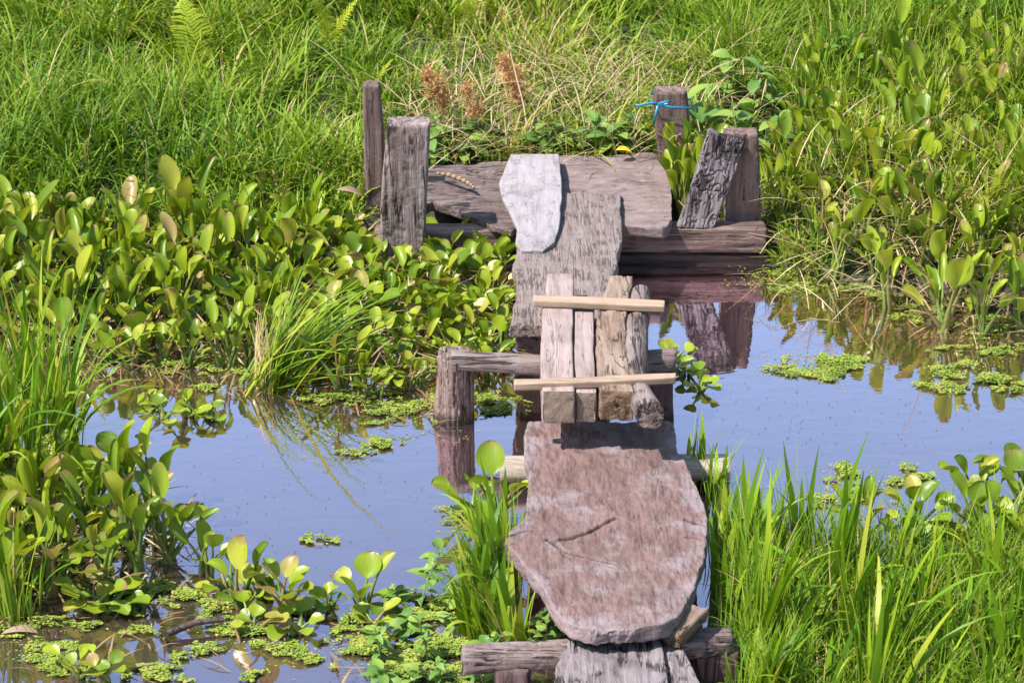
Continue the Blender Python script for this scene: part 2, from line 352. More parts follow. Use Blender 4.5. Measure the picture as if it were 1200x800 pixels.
def rows_px(rows, z0, z1):
    y0, y1 = rows[0][0], rows[-1][0]
    A, B = [], []
    for py, l, r_ in rows:
        z = z0 + (z1 - z0) * (py - y0) / (y1 - y0); A.append(P(l, py, z)); B.append(P(r_, py, z))
    return A, B
def cols_px(cols, z0, z1):
    x0, x1 = cols[0][0], cols[-1][0]; A, B = [], []
    for px, t_, b_ in cols:
        z = z0 + (z1 - z0) * (px - x0) / (x1 - x0); A.append(P(px, t_, z)); B.append(P(px, b_, z))
    return A, B
def seg_dist(pts, line):
    d = np.full(pts.shape[:-1], 9.)
    for p0, p1 in zip(line[:-1], line[1:]):
        v = p1[:2] - p0[:2]; k = np.clip(((pts[..., :2] - p0[:2]) @ v) / (v @ v), 0, 1); c = p0[:2] + k[..., None] * v
        d = np.minimum(d, np.linalg.norm(pts[..., :2] - c, axis=-1))
    return d

# big worn slab of the near walkway
rows = [(494,616,786),(524,617,794),(556,619,810),(580,620,822),(600,617,827),(613,611,828),(622,600,828),(630,590,828),(640,594,827),(652,606,826),(668,622,821),(688,638,813),(705,645,803),(720,654,792),(730,668,774),(736,690,745)]
A, B = rows_px(rows, .17, .30)
cracks = [[P(a, b, .24) for a, b in c] for c in ([(648,636),(660,633),(676,627),(690,621),(703,612),(722,603)], [(643,635),(652,643),(668,652),(690,657),(716,665)], [(804,606),(812,611),(828,615)], [(806,628),(815,630),(829,634)], [(662,655),(690,662),(720,672)])]
CRK = []
def slab_disp(p):
    w_ = p.copy(); w_[..., :2] += (fbm(p * 45, 3, 8)[..., None] - .5) * .014
    d = np.zeros(p.shape[:-1])
    for c, wd, dp in zip(cracks, (.009, .010, .008, .007, .006), (.035, .045, .03, .02, .012)): d -= dp * np.clip(1.6 * (1 - seg_dist(w_, c) / wd), 0, 1)
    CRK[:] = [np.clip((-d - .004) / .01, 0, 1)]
    lobe = P(604, 636, .25); d += .010 * np.exp(-np.sum((p[..., :2] - lobe[:2]) ** 2, -1) / .012)
    d += (fbm(p * np.array([4, 4, 0]), 3, 2) - .5) * .014 + (fbm(p * np.array([26, 26, 0]), 4, 4) - .5) * .007
    return d
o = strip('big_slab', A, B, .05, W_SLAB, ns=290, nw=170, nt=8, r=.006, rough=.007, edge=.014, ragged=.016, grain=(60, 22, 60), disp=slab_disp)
tag(o, 'broad pinkish brown slab with a forked crack and a lobed side', 'slab')

# pale pole under the slab
A, B = cols_px([(586,530,550),(720,529,549),(856,528,548)], .085, .085)
tag(strip('support_pole', A, B, .062, W_BUFF, ns=40, nw=10, nt=6, r=.03, rough=.003, edge=.003, ragged=.003), 'pale round pole lying under the far end of the cracked slab', 'pole')

# front planks, bottom edge of the walkway
A, B = rows_px([(728,672,772),(745,668,775),(776,651,780),(800,648,784),(860,640,792),(980,625,800)], .218, .22)
tag(strip('walkway_plank', A, B, .045, W_GREY, ns=120, nw=40, nt=5, r=.008, rough=.004, ridge=.007, ridge_f=(34, 4, 34), ragged=.004), 'grey furrowed plank leading under the cracked slab', 'plank', 'walkway planks')
A, B = rows_px([(750,779,797),(770,782,806),(800,787,822),(860,796,845),(980,806,880)], .196, .198)
tag(strip('walkway_plank', A, B, .03, W_GREY, ns=90, nw=20, nt=5, r=.008, rough=.004, ridge=.004), 'narrow grey plank beside the furrowed plank and the wedge block', 'plank', 'walkway planks')
A, B = cols_px([(541,752,774),(600,749,770),(680,745,766),(780,737,758),(858,730,750)], .165, .165)
tag(strip('cross_beam', A, B, .058, W_MAUVE, ns=140, nw=22, nt=8, r=.016, rough=.004, edge=.006, ridge=.006, ridge_f=(40, 5, 40)), 'dark rough beam lying across under the furrowed plank', 'beam', 'cross beams')
def post(name, base_px, base_py, y, zb, top, bot, mat, depth, **k):
    A = [PY(top[0], top[2], y), PY(bot[0], bot[2], y)]; B = [PY(top[1], top[2], y), PY(bot[1], bot[2], y)]
    ex = (zb - A[1][2]) / (A[1][2] - A[0][2]) if A[1][2] > zb else 0
    if ex:
        A.append(A[1] + (A[1] - A[0]) * ex); B.append(B[1] + (B[1] - B[0]) * ex)
    return strip(name, A, B, depth, mat, face=(0, -1, 0), **k)
yb = P(840, 790, .05)[1]
tag(post('support_post', 0, 0, yb, -.4, (818, 868, 767), (822, 872, 830), W_DARK, .10, ns=50, nw=14, nt=6, r=.02, rough=.005, ridge=.006, ragged=.006), 'dark stump post holding up the beam near the wedge block', 'post', 'support posts under the walkway')
yb2 = P(600, 812, .05)[1]
tag(post('support_post', 0, 0, yb2, -.4, (580, 622, 788), (580, 622, 840), W_DARK, .10, ns=40, nw=12, nt=6, r=.02, rough=.005, ragged=.006), 'dark stump post under the rough beam among leafy weeds', 'post', 'support posts under the walkway')
# wedge block
A = [P(766, 733, .25), P(782, 719, .25), P(800, 704, .25)]; B = [P(797, 743, .25), P(815, 727, .25), P(831, 711, .25)]
tag(strip('wedge_block', A, B, .052, W_TAN, ns=36, nw=16, nt=8, r=.012, rough=.007, edge=.008, ragged=.02), 'small tan split wood block wedged under the cracked slab', 'block')

# four short timbers with two battens
G4 = 'short timbers laid side by side over the gap'
A, B = rows_px([(320,641,673),(360,636,672),(410,633,671),(457,635,674)], .40, .425)
tag(strip('short_timber', A, B, .125, W_SAWN, ns=80, nw=16, nt=12, r=.008, rough=.0025, edge=.003, ragged=.002), 'thick squared timber with a split end, widest of the four short timbers', 'timber', G4)
A, B = rows_px([(352,674,696),(410,673,696),(459,675,699)], .395, .41)
tag(strip('short_timber', A, B, .115, W_SAWN, ns=70, nw=10, nt=8, r=.006, rough=.0025, edge=.003, ragged=.002), 'narrowest of the four short timbers, with a reddish end', 'timber', G4)
A, B = rows_px([(322,714,743),(345,706,738),(372,699,734),(405,698,735),(435,700,738),(457,703,744)], .40, .425)
tag(strip('short_timber', A, B, .115, W_TAN, ns=80, nw=16, nt=10, r=.014, rough=.006, edge=.005, ragged=.01, ridge=.005), 'short timber with rotted tan face and broken end', 'timber', G4)
A, B = rows_px([(333,739,763),(365,732,761),(400,727,759),(430,728,758),(448,736,764),(470,745,779)], .40, .43)
log = strip('short_log', A, B, .10, W_MAUVE, ns=80, nw=18, nt=12, r=.047, rough=.004, edge=.004, ragged=.012)
tag(log, 'bent round log beside the rotted timber, with a rough hollow end', 'log', G4)
A, B = cols_px([(625,345,352),(700,348,355),(779,352,359)], .437, .434)
tag(strip('batten', A, B, .026, W_PINE, ns=60, nw=8, nt=5, r=.0015, rough=.0022, edge=.005, ragged=.005, bev=.002), 'pale pine batten across the timbers at the checked plank end', 'batten', 'pine battens')
A, B = cols_px([(602,444,450),(700,441,447),(792,436,442)], .440, .437)
tag(strip('batten', A, B, .026, W_PINE, ns=60, nw=8, nt=5, r=.0015, rough=.0022, edge=.005, ragged=.005, bev=.002), 'pale pine batten across the timbers by their cut ends', 'batten', 'pine battens')

# crossbeam on its two posts
yp = P(532, 500, 0)[1]
tag(post('round_post', 0, 0, yp, -.45, (512, 556, 424), (507, 555, 500), W_POST, .14, ns=110, nw=40, nt=18, r=.07, rough=.006, ridge=.008, ridge_f=(46, 3, 46), edge=.004, ragged=.012), 'round split post standing in open water under the crossbeam', 'post', 'posts of the middle trestle')
tag(post('square_post', 0, 0, yp + .02, -.45, (757, 790, 433), (760, 790, 489), W_DARK, .10, ns=50, nw=12, nt=6, r=.012, rough=.005, ragged=.006), 'dark damp square post under the log end of the crossbeam', 'post', 'posts of the middle trestle')
A, B = cols_px([(528,409,417),(580,411,420),(640,414,424),(720,411,423),(792,406,418)], .285, .285)
tag(strip('cross_beam', A, B, .062, W_MAUVE, ns=110, nw=14, nt=6, r=.014, rough=.004, edge=.005, ragged=.008), 'weathered crossbeam resting on the round split post', 'beam', 'cross beams')

# checked wide plank and the board under it
A, B = rows_px([(226,612,727),(262,611,728),(292,606,727),(310,601,723),(328,606,719),(345,607,716),(366,599,712),(380,597,708)], .235, .318)
tag(strip('wide_plank', A, B, .052, W_CRACKED, ns=240, nw=130, nt=6, r=.010, rough=.004, edge=.014, ragged=.010, ridge=.003, ridge_f=(46, 7, 46)), 'wide grey plank checked all over with fine wavy cracks', 'plank')
A, B = rows_px([(340,612,706),(370,606,705),(394,603,702)], .245, .258)
tag(strip('under_board', A, B, .055, W_DARK, ns=60, nw=24, nt=6, r=.012, rough=.005, edge=.008, ragged=.012), 'thick brown board under the end of the checked plank', 'board')

# back landing
def back_disp(p): return (fbm(p * np.array([5, 5, 0]), 4, 21) - .5) * .05 + (fbm(p * np.array([30, 30, 0]), 3, 4) - .5) * .008
A, B = cols_px([(499,206,243),(508,197,238),(530,194,243),(552,193,252),(575,192,262),(598,190,268),(616,189,262)], .185, .20)
tag(strip('landing_slab', A, B, .04, W_BROKEN, ns=90, nw=40, nt=6, r=.008, rough=.006, edge=.022, ragged=.014, disp=back_disp), 'dark brown broken slab beside the broad grey post', 'slab', 'landing slabs')
A, B = cols_px([(604,188,258),(650,184,261),(700,182,262),(740,180,265),(764,178,267),(776,184,268),(783,196,266),(787,216,258)], .215, .215)
tag(strip('landing_slab', A, B, .045, W_LAND, ns=120, nw=50, nt=7, r=.008, rough=.006, edge=.016, ragged=.022, disp=back_disp), 'pinkish brown slab lying crosswise between pale board and leaning plank', 'slab', 'landing slabs')
A, B = rows_px([(180,598,655),(196,592,657),(214,585,658),(232,588,658),(252,600,657),(268,606,655),(284,604,650),(293,611,638)], .275, .29)
tag(strip('pale_board', A, B, .022, W_PALE, ns=100, nw=40, nt=4, r=.005, rough=.002, edge=.006, ragged=.004), 'bleached pale lavender board lapped over two weathered slabs', 'board')
yv = P(800, 312, 0)[1]
A = [PY(440, 272, yv), PY(660, 270, yv), PY(897, 268, yv)]; B = [PY(440, 293, yv), PY(660, 296, yv), PY(897, 297, yv)]
tag(strip('sill_beam', A, B, .10, W_PLINTH, face=(0, -1, 0), ns=150, nw=14, nt=8, r=.010, rough=.004, edge=.003, ragged=.012), 'upper reddish brown beam edging the landing at the water', 'beam', 'landing beams')
A = [PY(440, 296, yv + .015), PY(898, 299, yv + .015)]; B = [PY(440, 326, yv + .015), PY(898, 328, yv + .015)]
tag(strip('sill_beam', A, B, .09, W_DARK, face=(0, -1, 0), ns=150, nw=14, nt=8, r=.012, rough=.005, edge=.004, ragged=.03), 'lower wet beam half sunk under the reddish brown beam', 'beam', 'landing beams')
tag(post('square_post', 0, 0, 9.24, -.4, (453, 504, 147), (443, 498, 283), W_UPRIGHT, .11, ns=110, nw=26, nt=8, r=.014, rough=.004, edge=.004, ridge=.005, ridge_f=(40, 2, 40), ragged=.004), 'broad grey square post beside the dark broken slab', 'post', 'posts around the landing')
tag(post('thin_post', 0, 0, 9.7, -.2, (425, 445, 101), (427, 453, 210), W_PLINTH, .07, ns=70, nw=12, nt=6, r=.015, rough=.006, edge=.006, ragged=.008), 'thin dark post in grass behind the broad grey post', 'post', 'posts around the landing')
tag(post('ribbon_post', 0, 0, 9.98, -.2, (766, 805, 109), (771, 813, 184), W_PLINTH, .09, ns=70, nw=16, nt=6, r=.016, rough=.005, edge=.004, ragged=.006), 'brown post in the grass with a blue ribbon tied round it', 'post', 'posts around the landing')
tag(post('square_post', 0, 0, 9.45, -.3, (848, 889, 158), (850, 893, 268), W_PLINTH, .09, ns=80, nw=18, nt=6, r=.016, rough=.005, edge=.004, ridge=.006, ridge_f=(30, 2, 30), ragged=.005), 'brown square post with dark slots behind the leaning grey plank', 'post', 'posts around the landing')
A = [PY(831, 152, 9.40), PY(812, 214, 9.37), PY(794, 268, 9.33)]; B = [PY(874, 168, 9.40), PY(856, 220, 9.37), PY(836, 269, 9.33)]
tag(strip('leaning_plank', A, B, .045, W_GREY, face=(0, -1, .2), ns=170, nw=70, nt=6, r=.014, rough=.005, edge=.006, ridge=.009, ridge_f=(30, 6, 30), ragged=.012), 'grey deeply furrowed plank leaning on the slotted post', 'plank')

# blue ribbon: loop round the post, bow and tails
def ribbon():
    y0 = 9.962; pts = []
    def band(line, wd):
        line = np.array(line); v = []; f = []
        for i, p in enumerate(line):
            v += [p + np.array([0, 0, wd / 2]), p - np.array([0, 0, wd / 2])]
            if i: k = 2 * i; f.append((k - 2, k - 1, k + 1, k))
        return v, f
    l_, r_ = PY(765, 122, y0), PY(809, 127, y0)
    loop = [l_, (l_ + r_) / 2 + np.array([0, -.008, -.004]), r_, r_ + np.array([.012, .06, 0]), r_ + np.array([.0, .14, .0]), l_ + np.array([0, .14, 0]), l_ + np.array([-.012, .06, 0]), l_ + np.array([0, 0, 0])]
    k = PY(771, 122, y0 - .02)
    parts = [('band', loop, .010), ('tail', [k, k + np.array([-.04, -.01, .006]), k + np.array([-.08, 0, -.008]), k + np.array([-.10, .0, -.004])], .010),
             ('tail', [k, k + np.array([-.008, -.012, -.04]), k + np.array([-.016, -.01, -.09])], .009)]
    parts.append(('bow', [k, k + np.array([.02, -.02, .012]), k + np.array([.045, -.015, .018]), k + np.array([.05, -.01, .008]), k + np.array([.02, -.015, -.002]), k], .010))
    root = thing('ribbon', l_, 'bright blue plastic ribbon tied in a bow round a post', 'ribbon')
    for nme, line, wd in parts:
        if nme == 'tail' and abs(line[-1][2] - line[0][2]) > .05:      # hanging tail: broad side across
            line = np.array(line); v = []; f = []
            for i, p in enumerate(line):
                v += [p + np.array([wd / 2, 0, 0]), p - np.array([wd / 2, 0, 0])]
                if i: f.append((2 * i - 2, 2 * i - 1, 2 * i + 1, 2 * i))
        else: v, f = band(line, wd)
        o = link(nme, np_mesh(nme, np.array(v) - l_, f, mats=[M_BLUE]), root)
        sm = o.modifiers.new('thick', 'SOLIDIFY'); sm.thickness = .001
ribbon()

# ------------------------------------------------------------------ tubes, blades
def tube(line, rad, sides=6):
    line = np.array(line, float); n = len(line); rad = np.broadcast_to(rad, (n,))
    T = np.gradient(line, axis=0); T /= np.linalg.norm(T, axis=1)[:, None] + 1e-9
    ref = np.array([0.3, 1, .2]); U = np.cross(T, ref); U /= np.linalg.norm(U, axis=1)[:, None] + 1e-9; Wv = np.cross(T, U)
    an = np.arange(sides) / sides * 2 * np.pi
    v = line[:, None] + rad[:, None, None] * (U[:, None] * np.cos(an)[None, :, None] + Wv[:, None] * np.sin(an)[None, :, None])
    k = np.arange(n - 1)[:, None] * sides; j = np.arange(sides)[None]; j2 = (j + 1) % sides
    return v.reshape(-1, 3), np.stack([k + j, k + j2, k + sides + j2, k + sides + j], -1).reshape(-1, 4)

def blades(base, h, wd, az, th0, th1, seg=4, tint=None, twist=None, power=1.3, taper=.8):
    """N grass blades at once -> verts, quads, tint per vertex"""
    N_ = len(base); s = np.linspace(0, 1, seg + 1)
    th = th0[:, None] + (th1 - th0)[:, None] * s[None] ** power
    d = np.stack([np.cos(az), np.sin(az), np.zeros(N_)], -1)
    step = h[:, None] / seg
    hx = np.concatenate([np.zeros((N_, 1)), np.cumsum(np.sin((th[:, 1:] + th[:, :-1]) / 2) * step, 1)], 1)
    hz = np.concatenate([np.zeros((N_, 1)), np.cumsum(np.cos((th[:, 1:] + th[:, :-1]) / 2) * step, 1)], 1)
    c = base[:, None] + d[:, None] * hx[..., None]; c[..., 2] += hz
    tw = (az + np.pi / 2 if twist is None else twist)
    side = np.stack([np.cos(tw), np.sin(tw), np.zeros(N_)], -1)
    prof = np.clip((1 - s ** 1.8), .03, 1) ** taper * np.clip(.55 + s * 3, 0, 1)
    o = side[:, None] * (wd[:, None] * prof[None] * .5)[..., None]
    v = np.stack([c - o, c + o], 2).reshape(-1, 3)
    k = np.arange(N_)[:, None] * (2 * (seg + 1)) + np.arange(seg)[None] * 2
    qd = np.stack([k, k + 1, k + 3, k + 2], -1).reshape(-1, 4)
    tv = np.repeat(tint, 2 * (seg + 1)) if tint is not None else np.zeros(len(v))
    luv = np.tile(np.stack([np.tile([-.5, .5], seg + 1), np.repeat(s, 2), np.zeros(2 * (seg + 1))], -1), (N_, 1))
    return v, qd, tv, luv
def grass_obj(name, parts, mat, parent=None):
    off = 0; V_, Q_, T_, L_ = [], [], [], []
    for v, qd, t_, l_ in parts: V_.append(v); Q_.append(qd + off); T_.append(t_); L_.append(l_); off += len(v)
    return link(name, np_mesh(name, np.concatenate(V_), np.concatenate(Q_), mats=[mat], attrs={'tint': np.concatenate(T_), 'luv': np.concatenate(L_)}), parent)
def tufts(cx, cy, cz, nb, hh, ww, spread, lean, tint, tvar=.12, droop=(.5, 1.5), seg=4, bias=None):
    """nb blades per tuft around tuft centres"""
    n = len(cx); t = np.repeat(np.arange(n), nb); N_ = len(t)
    ang = rng.uniform(0, 2 * np.pi, N_); rr = spread * np.sqrt(rng.uniform(0, 1, N_))
    b = np.stack([cx[t] + rr * np.cos(ang), cy[t] + rr * np.sin(ang), cz[t] - .01], -1)
    az = ang + rng.normal(0, .7, N_)
    if bias is not None: az = az * (1 - bias[1]) + bias[0] * bias[1]
    h = hh[t] * rng.uniform(.45, 1.15, N_); w = ww * rng.uniform(.6, 1.3, N_)
    th0 = np.abs(rng.normal(0, lean, N_)); th1 = th0 + rng.uniform(*droop, N_)
    tt = np.clip(tint[t] + rng.normal(0, tvar, N_), 0, 1)
    dry = rng.uniform(0, 1, N_) < .06; tt[dry] = rng.uniform(.86, 1, dry.sum())
    return blades(b, h, w, az, th0, th1, seg, tt, twist=az + np.pi / 2 + rng.normal(0, .5, N_))

def deck_free(x, y):
    return ~(((x > -.56) & (x < .80) & (y < 10.16)) | ((np.abs(x + .52) < .2) & (y < 9.75)) | ((np.abs(x - .7) < .1) & (y > 9.8) & (y < 10.12)) | ((x > .66) & (x < 1.12) & (y < 9.62)))

# bank grass
n = 5200
x = rng.uniform(-4.6, 4.6, n); y = rng.uniform(9.2, 13.4, n); ok = (y > bank_y(x) + np.where(x < -.6, .0, .02)) & deck_free(x, y) & (fbm(np.stack([x * 4.2, y * 3.0, x * 0], -1), 3, 61) > .35); x, y = x[ok], y[ok]
zone = fbm(np.stack([x * 1.3, y * 1.3, x * 0], -1), 3, 31)
px, py = to_px(x, y, height(x, y))
mid = np.exp(-((x - .35) / .85) ** 2) * np.clip((12.0 - y) / 1.5, 0, 1)
corner = np.exp(-((x + 2.6) / .7) ** 2 - ((y - 12.2) / .7) ** 2)
tint = .42 + (zone - .5) * .9 + mid * .26 + corner * .35
hh = .28 + (fbm(np.stack([x * 2, y * 2, x * 0 + 5], -1), 3, 77) - .5) * .3 + np.where(x < -.9, .03, 0); hh *= np.where(mid > .35, .82, 1.)
near = np.clip((y - bank_y(x)) / .5, .6, 1.); hh = hh * near
parts = [tufts(x, y, height(x, y), 15, hh, .0115, .075, .38, tint, tvar=.17, droop=(.35, 1.7), seg=4)]
fine = rng.uniform(0, 1, len(x)) < .75
parts.append(tufts(x[fine], y[fine], height(x[fine], y[fine]), 12, hh[fine] * .8, .006, .14, .6, tint[fine] + .06, tvar=.16, droop=(.2, 2.0), seg=4))
nu = 4200; ux = rng.uniform(-4.6, 4.6, nu); uy = rng.uniform(9.2, 13.4, nu); ok = (uy > bank_y(ux)) & deck_free(ux, uy); ux, uy = ux[ok], uy[ok]
parts.append(tufts(ux, uy, height(ux, uy), 9, np.full(len(ux), .15), .010, .09, .5, np.full(len(ux), .26), tvar=.16, droop=(.4, 1.6), seg=3))
lg = rng.uniform(0, 1, len(x)) < .5
parts.append(tufts(x[lg], y[lg], height(x[lg], y[lg]), 4, hh[lg] * 1.5, .0125, .08, .5, tint[lg] + .16, tvar=.1, droop=(.6, 1.8), seg=6))
rt = (x > 1.0) & (y > bank_y(x) + .35) & (rng.uniform(0, 1, len(x)) < .9)
parts.append(tufts(x[rt], y[rt], height(x[rt], y[rt]), 14, np.maximum(hh[rt], .26) * 1.45, .0075, .09, .28, tint[rt] + .08, tvar=.12, droop=(.2, 1.5), seg=6))
o = grass_obj('bank_grass', parts, M_GRASS); tag(o, 'dense green grass covering the bank behind the landing', 'grass', kind='stuff')
# farther, coarser grass out of the picture's reach
n = 5200; x = rng.uniform(-13, 13, n); y = rng.uniform(9.5, 22, n); ok = (y > bank_y(x) + .05) & ((np.abs(x) > 4.5) | (y > 13.3)); x, y = x[ok], y[ok]
o = grass_obj('far_grass', [tufts(x, y, height(x, y), 9, np.full(len(x), .42), .022, .16, .4, np.full(len(x), .42), seg=3)], M_GRASS); tag(o, 'coarser green grass spreading up the bank beyond', 'grass', kind='stuff')
# straw tangle in the middle of the bank and litter in the beds
def straw(name, cx, cy, cz, sx, sy, sz, n, ln, wd, label, lo=.2):
    b = np.stack([rng.normal(cx, sx, n), rng.normal(cy, sy, n), np.zeros(n)], -1)
    if cz is None: b[:, 2] = np.maximum(height(b[:, 0], b[:, 1]), 0) + np.abs(rng.normal(0, sz, n))
    else: b[:, 2] = cz + np.abs(rng.normal(0, sz, n))
    az = rng.uniform(0, 2 * np.pi, n)
    v = blades(b, rng.uniform(.5, 1.3, n) * ln, rng.uniform(.6, 1.4, n) * wd, az, rng.uniform(.5, 1.5, n), rng.uniform(1.2, 2.2, n), 4, rng.uniform(lo, 1, n))
    o = grass_obj(name, [v], M_STRAW); return tag(o, label, 'straw', kind='stuff')
p = PY(700, 130, 10.5); straw('dry_straw', p[0], 10.55, None, .42, .28, .13, 900, .28, .004, 'tangle of dry yellow straw in the grass behind the landing')
straw('dry_straw', 1.75, 9.35, None, .35, .3, .12, 420, .28, .0045, 'dry stalks caught among the bank hyacinths by the slotted post')
p = PY(540, 140, 10.3); straw('dry_straw', p[0], 10.4, None, .16, .15, .12, 260, .24, .005, 'dry brown straw beside the seed heads behind the landing')

# ------------------------------------------------------------------ water hyacinth
def hya_leaf(seed, stalk=.2, lean=.35, W=.055, Lb=.12, cup=.5, curl=.5, open_=.2):
    rs = np.random.default_rng(seed)
    n = 6; s = np.linspace(0, 1, n); th = lean * (.45 + .55 * s)
    ds = stalk / (n - 1); pts = [np.zeros(3)]
    for k in range(1, n): pts.append(pts[-1] + ds * np.array([math.sin(th[k]), 0.02 * rs.normal(), math.cos(th[k])]))
    pts = np.array(pts); rad = .0075 * (1 + .9 * np.exp(-((s - .3) / .25) ** 2)) * (1 - .35 * s)
    sv, sq = tube(pts, rad, 5); sl = np.zeros((len(sv), 3)); sl[:, 2] = 1
    ns_, nq = 11, 6; S = 1 - (1 - np.linspace(0, 1, ns_)) ** 1.45; Qv = np.linspace(-1, 1, nq + 1)
    v = []; l = []; p = pts[-1].copy(); ang = th[-1] + open_
    asym = rs.uniform(-.12, .12); wav = rs.uniform(0, 6.3)
    for i, si in enumerate(S):
        if i: p = p + Lb * (S[i] - S[i - 1]) * np.array([math.sin(ang), 0, math.cos(ang)]); ang += curl * (S[i] - S[i - 1]) * (1 if si > .3 else -.4)
        w_ = W * (math.sin(min(1., si / .5) * math.pi / 2) ** .75 if si < .5 else math.sqrt(max(0., 1 - ((si - .5) / .5) ** 1.65))) + .0022
        nrm = np.array([-math.cos(ang), 0, math.sin(ang)])     # upper face looks in and up
        for qv in Qv:
            r_ = cup * (.6 + .4 * math.sin(si * 3)); a_ = qv * r_ * 1.35
            off = np.array([0, w_ * (math.sin(a_) / max(r_ * 1.35, .05)) * (1 + asym * qv), 0]) + nrm * (w_ * (1 - math.cos(a_)) / max(r_ * 1.35, .05)) + nrm * .004 * math.sin(6 * si + 3 * qv + wav) * abs(qv)
            v.append(p + off); l.append((qv * .5, si, 0))
    v = np.array(v); k = len(sv); ix = k + np.arange(ns_ - 1)[:, None] * (nq + 1) + np.arange(nq)[None]
    qd = np.stack([ix, ix + 1, ix + nq + 2, ix + nq + 1], -1).reshape(-1, 4)
    return np_mesh('hyacinth_leaf', np.concatenate([sv, v]), np.concatenate([sq, qd]), mats=[M_HYA], attrs={'luv': np.concatenate([sl, np.array(l)])})
TALL = [hya_leaf(100 + i, random.uniform(.15, .27), random.uniform(.05, .5), random.uniform(.026, .045), random.uniform(.10, .155), random.uniform(.7, 1.45), random.uniform(-.1, 1.0), random.uniform(-.25, .35)) for i in range(24)]
WIDE = [hya_leaf(200 + i, random.uniform(.09, .19), random.uniform(.15, .75), random.uniform(.034, .052), random.uniform(.085, .125), random.uniform(.4, 1.1), random.uniform(.0, .8), random.uniform(-.1, .6)) for i in range(20)]
LOW = [hya_leaf(300 + i, random.uniform(.05, .11), random.uniform(.5, 1.1), random.uniform(.035, .05), random.uniform(.06, .09), random.uniform(.2, .6), random.uniform(-.2, .5), random.uniform(.1, .5)) for i in range(10)]
def plant(x, y, z, pool, n, sc, label, group, name='water_hyacinth', upright=0.0):
    t = thing(name, (x, y, z), label, 'water hyacinth', group, random.uniform(0, 6.28))
    a0 = random.uniform(0, 6.28)
    for i in range(n):
        o = link('leaf', random.choice(pool), t); f = sc * random.uniform(.75, 1.15)
        o.location = (random.gauss(0, .012), random.gauss(0, .012), 0)
        o.rotation_euler = (random.gauss(0, .14), random.gauss(.06 - upright, .17), a0 + i * 2.399 + random.gauss(0, .3))
        o.scale = (f, f * random.uniform(.85, 1.15), f)
    return t
def scatter(poly, dmin, tries, zfn=None, avoid=None):
    ws = [P(a, b, 0) for a, b in poly]; x0, x1 = min(w[0] for w in ws), max(w[0] for w in ws); y0, y1 = min(w[1] for w in ws), max(w[1] for w in ws)
    out = []
    for _ in range(tries):
        x = random.uniform(x0, x1); y = random.uniform(y0, y1)
        if not in_poly(*to_px(x, y, 0), poly): continue
        if avoid and avoid(x, y): continue
        if any((x - a) ** 2 + (y - b) ** 2 < dmin ** 2 for a, b in out): continue
        out.append((x, y))
    return out
def zb(x, y): return max(0.0, float(height(np.array(x), np.array(y)))) - .01
LBED = [(-70,292),(430,298),(590,305),(600,440),(560,452),(490,462),(420,470),(372,440),(340,420),(270,432),(110,430),(60,412),(-70,390)]
def av(x, y): return (x + .19) ** 2 + (y - 7.9) ** 2 < .12 ** 2 or (-.62 < x < -.33 and 9.15 < y < 9.5) or (x > -.03 and y < 9.2)
def lbed_label(a, b):
    if b > 415 and a > 340: w = 'at the foot of the bed beside the round split post' if a > 470 else 'at the bed edge beside the leaning sedge tuft'
    elif b > 385: w = 'at the water edge between leaning sedge and edge reeds' if a < 300 else 'in the bed just behind the leaning sedge tuft'
    elif a > 545: w = 'growing against the side of the checked wide plank'
    elif a > 400 and b < 345: w = 'growing round the foot of the broad grey post'
    elif b < 325: w = 'in the row of the dense bed that borders the bank grass'
    elif a > 400: w = 'in the dense bed between the broad grey and round posts'
    elif a < 60: w = 'in the dense bed behind the tall edge reeds'
    else: w = 'in the thick of the dense bed behind the leaning sedge'
    return 'water hyacinth ' + w
for x, y in scatter(LBED, .108, 9000, avoid=av):
    q_ = to_px(x, y, 0)
    pool = TALL if q_[0] < 400 and random.random() < .6 else WIDE
    plant(x, y, zb(x, y), pool, random.randint(8, 10), random.uniform(.76, 1.0) * (.8 if q_[1] > 400 else .92 if q_[0] > 430 else 1.0), lbed_label(*q_), 'hyacinths of the dense bed beside the landing')
RBED = [(902,298),(950,314),(1010,345),(1090,392),(1250,408),(1290,230),(1180,130),(960,150),(905,215)]
def rbed_label(a, b):
    if a < 975: return 'water hyacinth with tall leaves beside the slotted post'
    if b > 330: return 'water hyacinth with tall leaves at the water edge below the yellow sedge heads'
    if b < 215: return 'water hyacinth with tall leaves high in the bank grass'
    return 'water hyacinth with tall leaves among grass by the yellow sedge heads'
for x, y in scatter(RBED, .15, 7000):
    plant(x, y, zb(x, y), TALL, random.randint(7, 9), random.uniform(.74, 1.0), rbed_label(*to_px(x, y, 0)), 'hyacinths in the bank grass', upright=.05)
for x, y in scatter([(760,262),(800,262),(812,200),(770,196)], .13, 300):
    x = max(x, .735); y = 9.56 + (y - 9.5) * .35; plant(x, y, max(zb(x, y), .03), TALL, 7, .9, 'water hyacinth growing in the gap behind the leaning grey plank', 'hyacinths behind the leaning plank', upright=.1)
for x, y in scatter([(-60,600),(60,575),(150,590),(205,615),(218,650),(150,690),(60,700),(-60,710)], .115, 2500):
    plant(x, y, 0, TALL if random.random() < .45 else WIDE, random.randint(6, 8), random.uniform(.85, 1.08), 'water hyacinth with broad leaves ' + ('right behind the short edge reeds' if to_px(x, y, 0)[0] < 60 else 'on the water side of the clump by the edge reeds' if to_px(x, y, 0)[0] > 150 else 'in the middle of the clump beside the tall edge reeds'), 'hyacinths by the edge reeds')
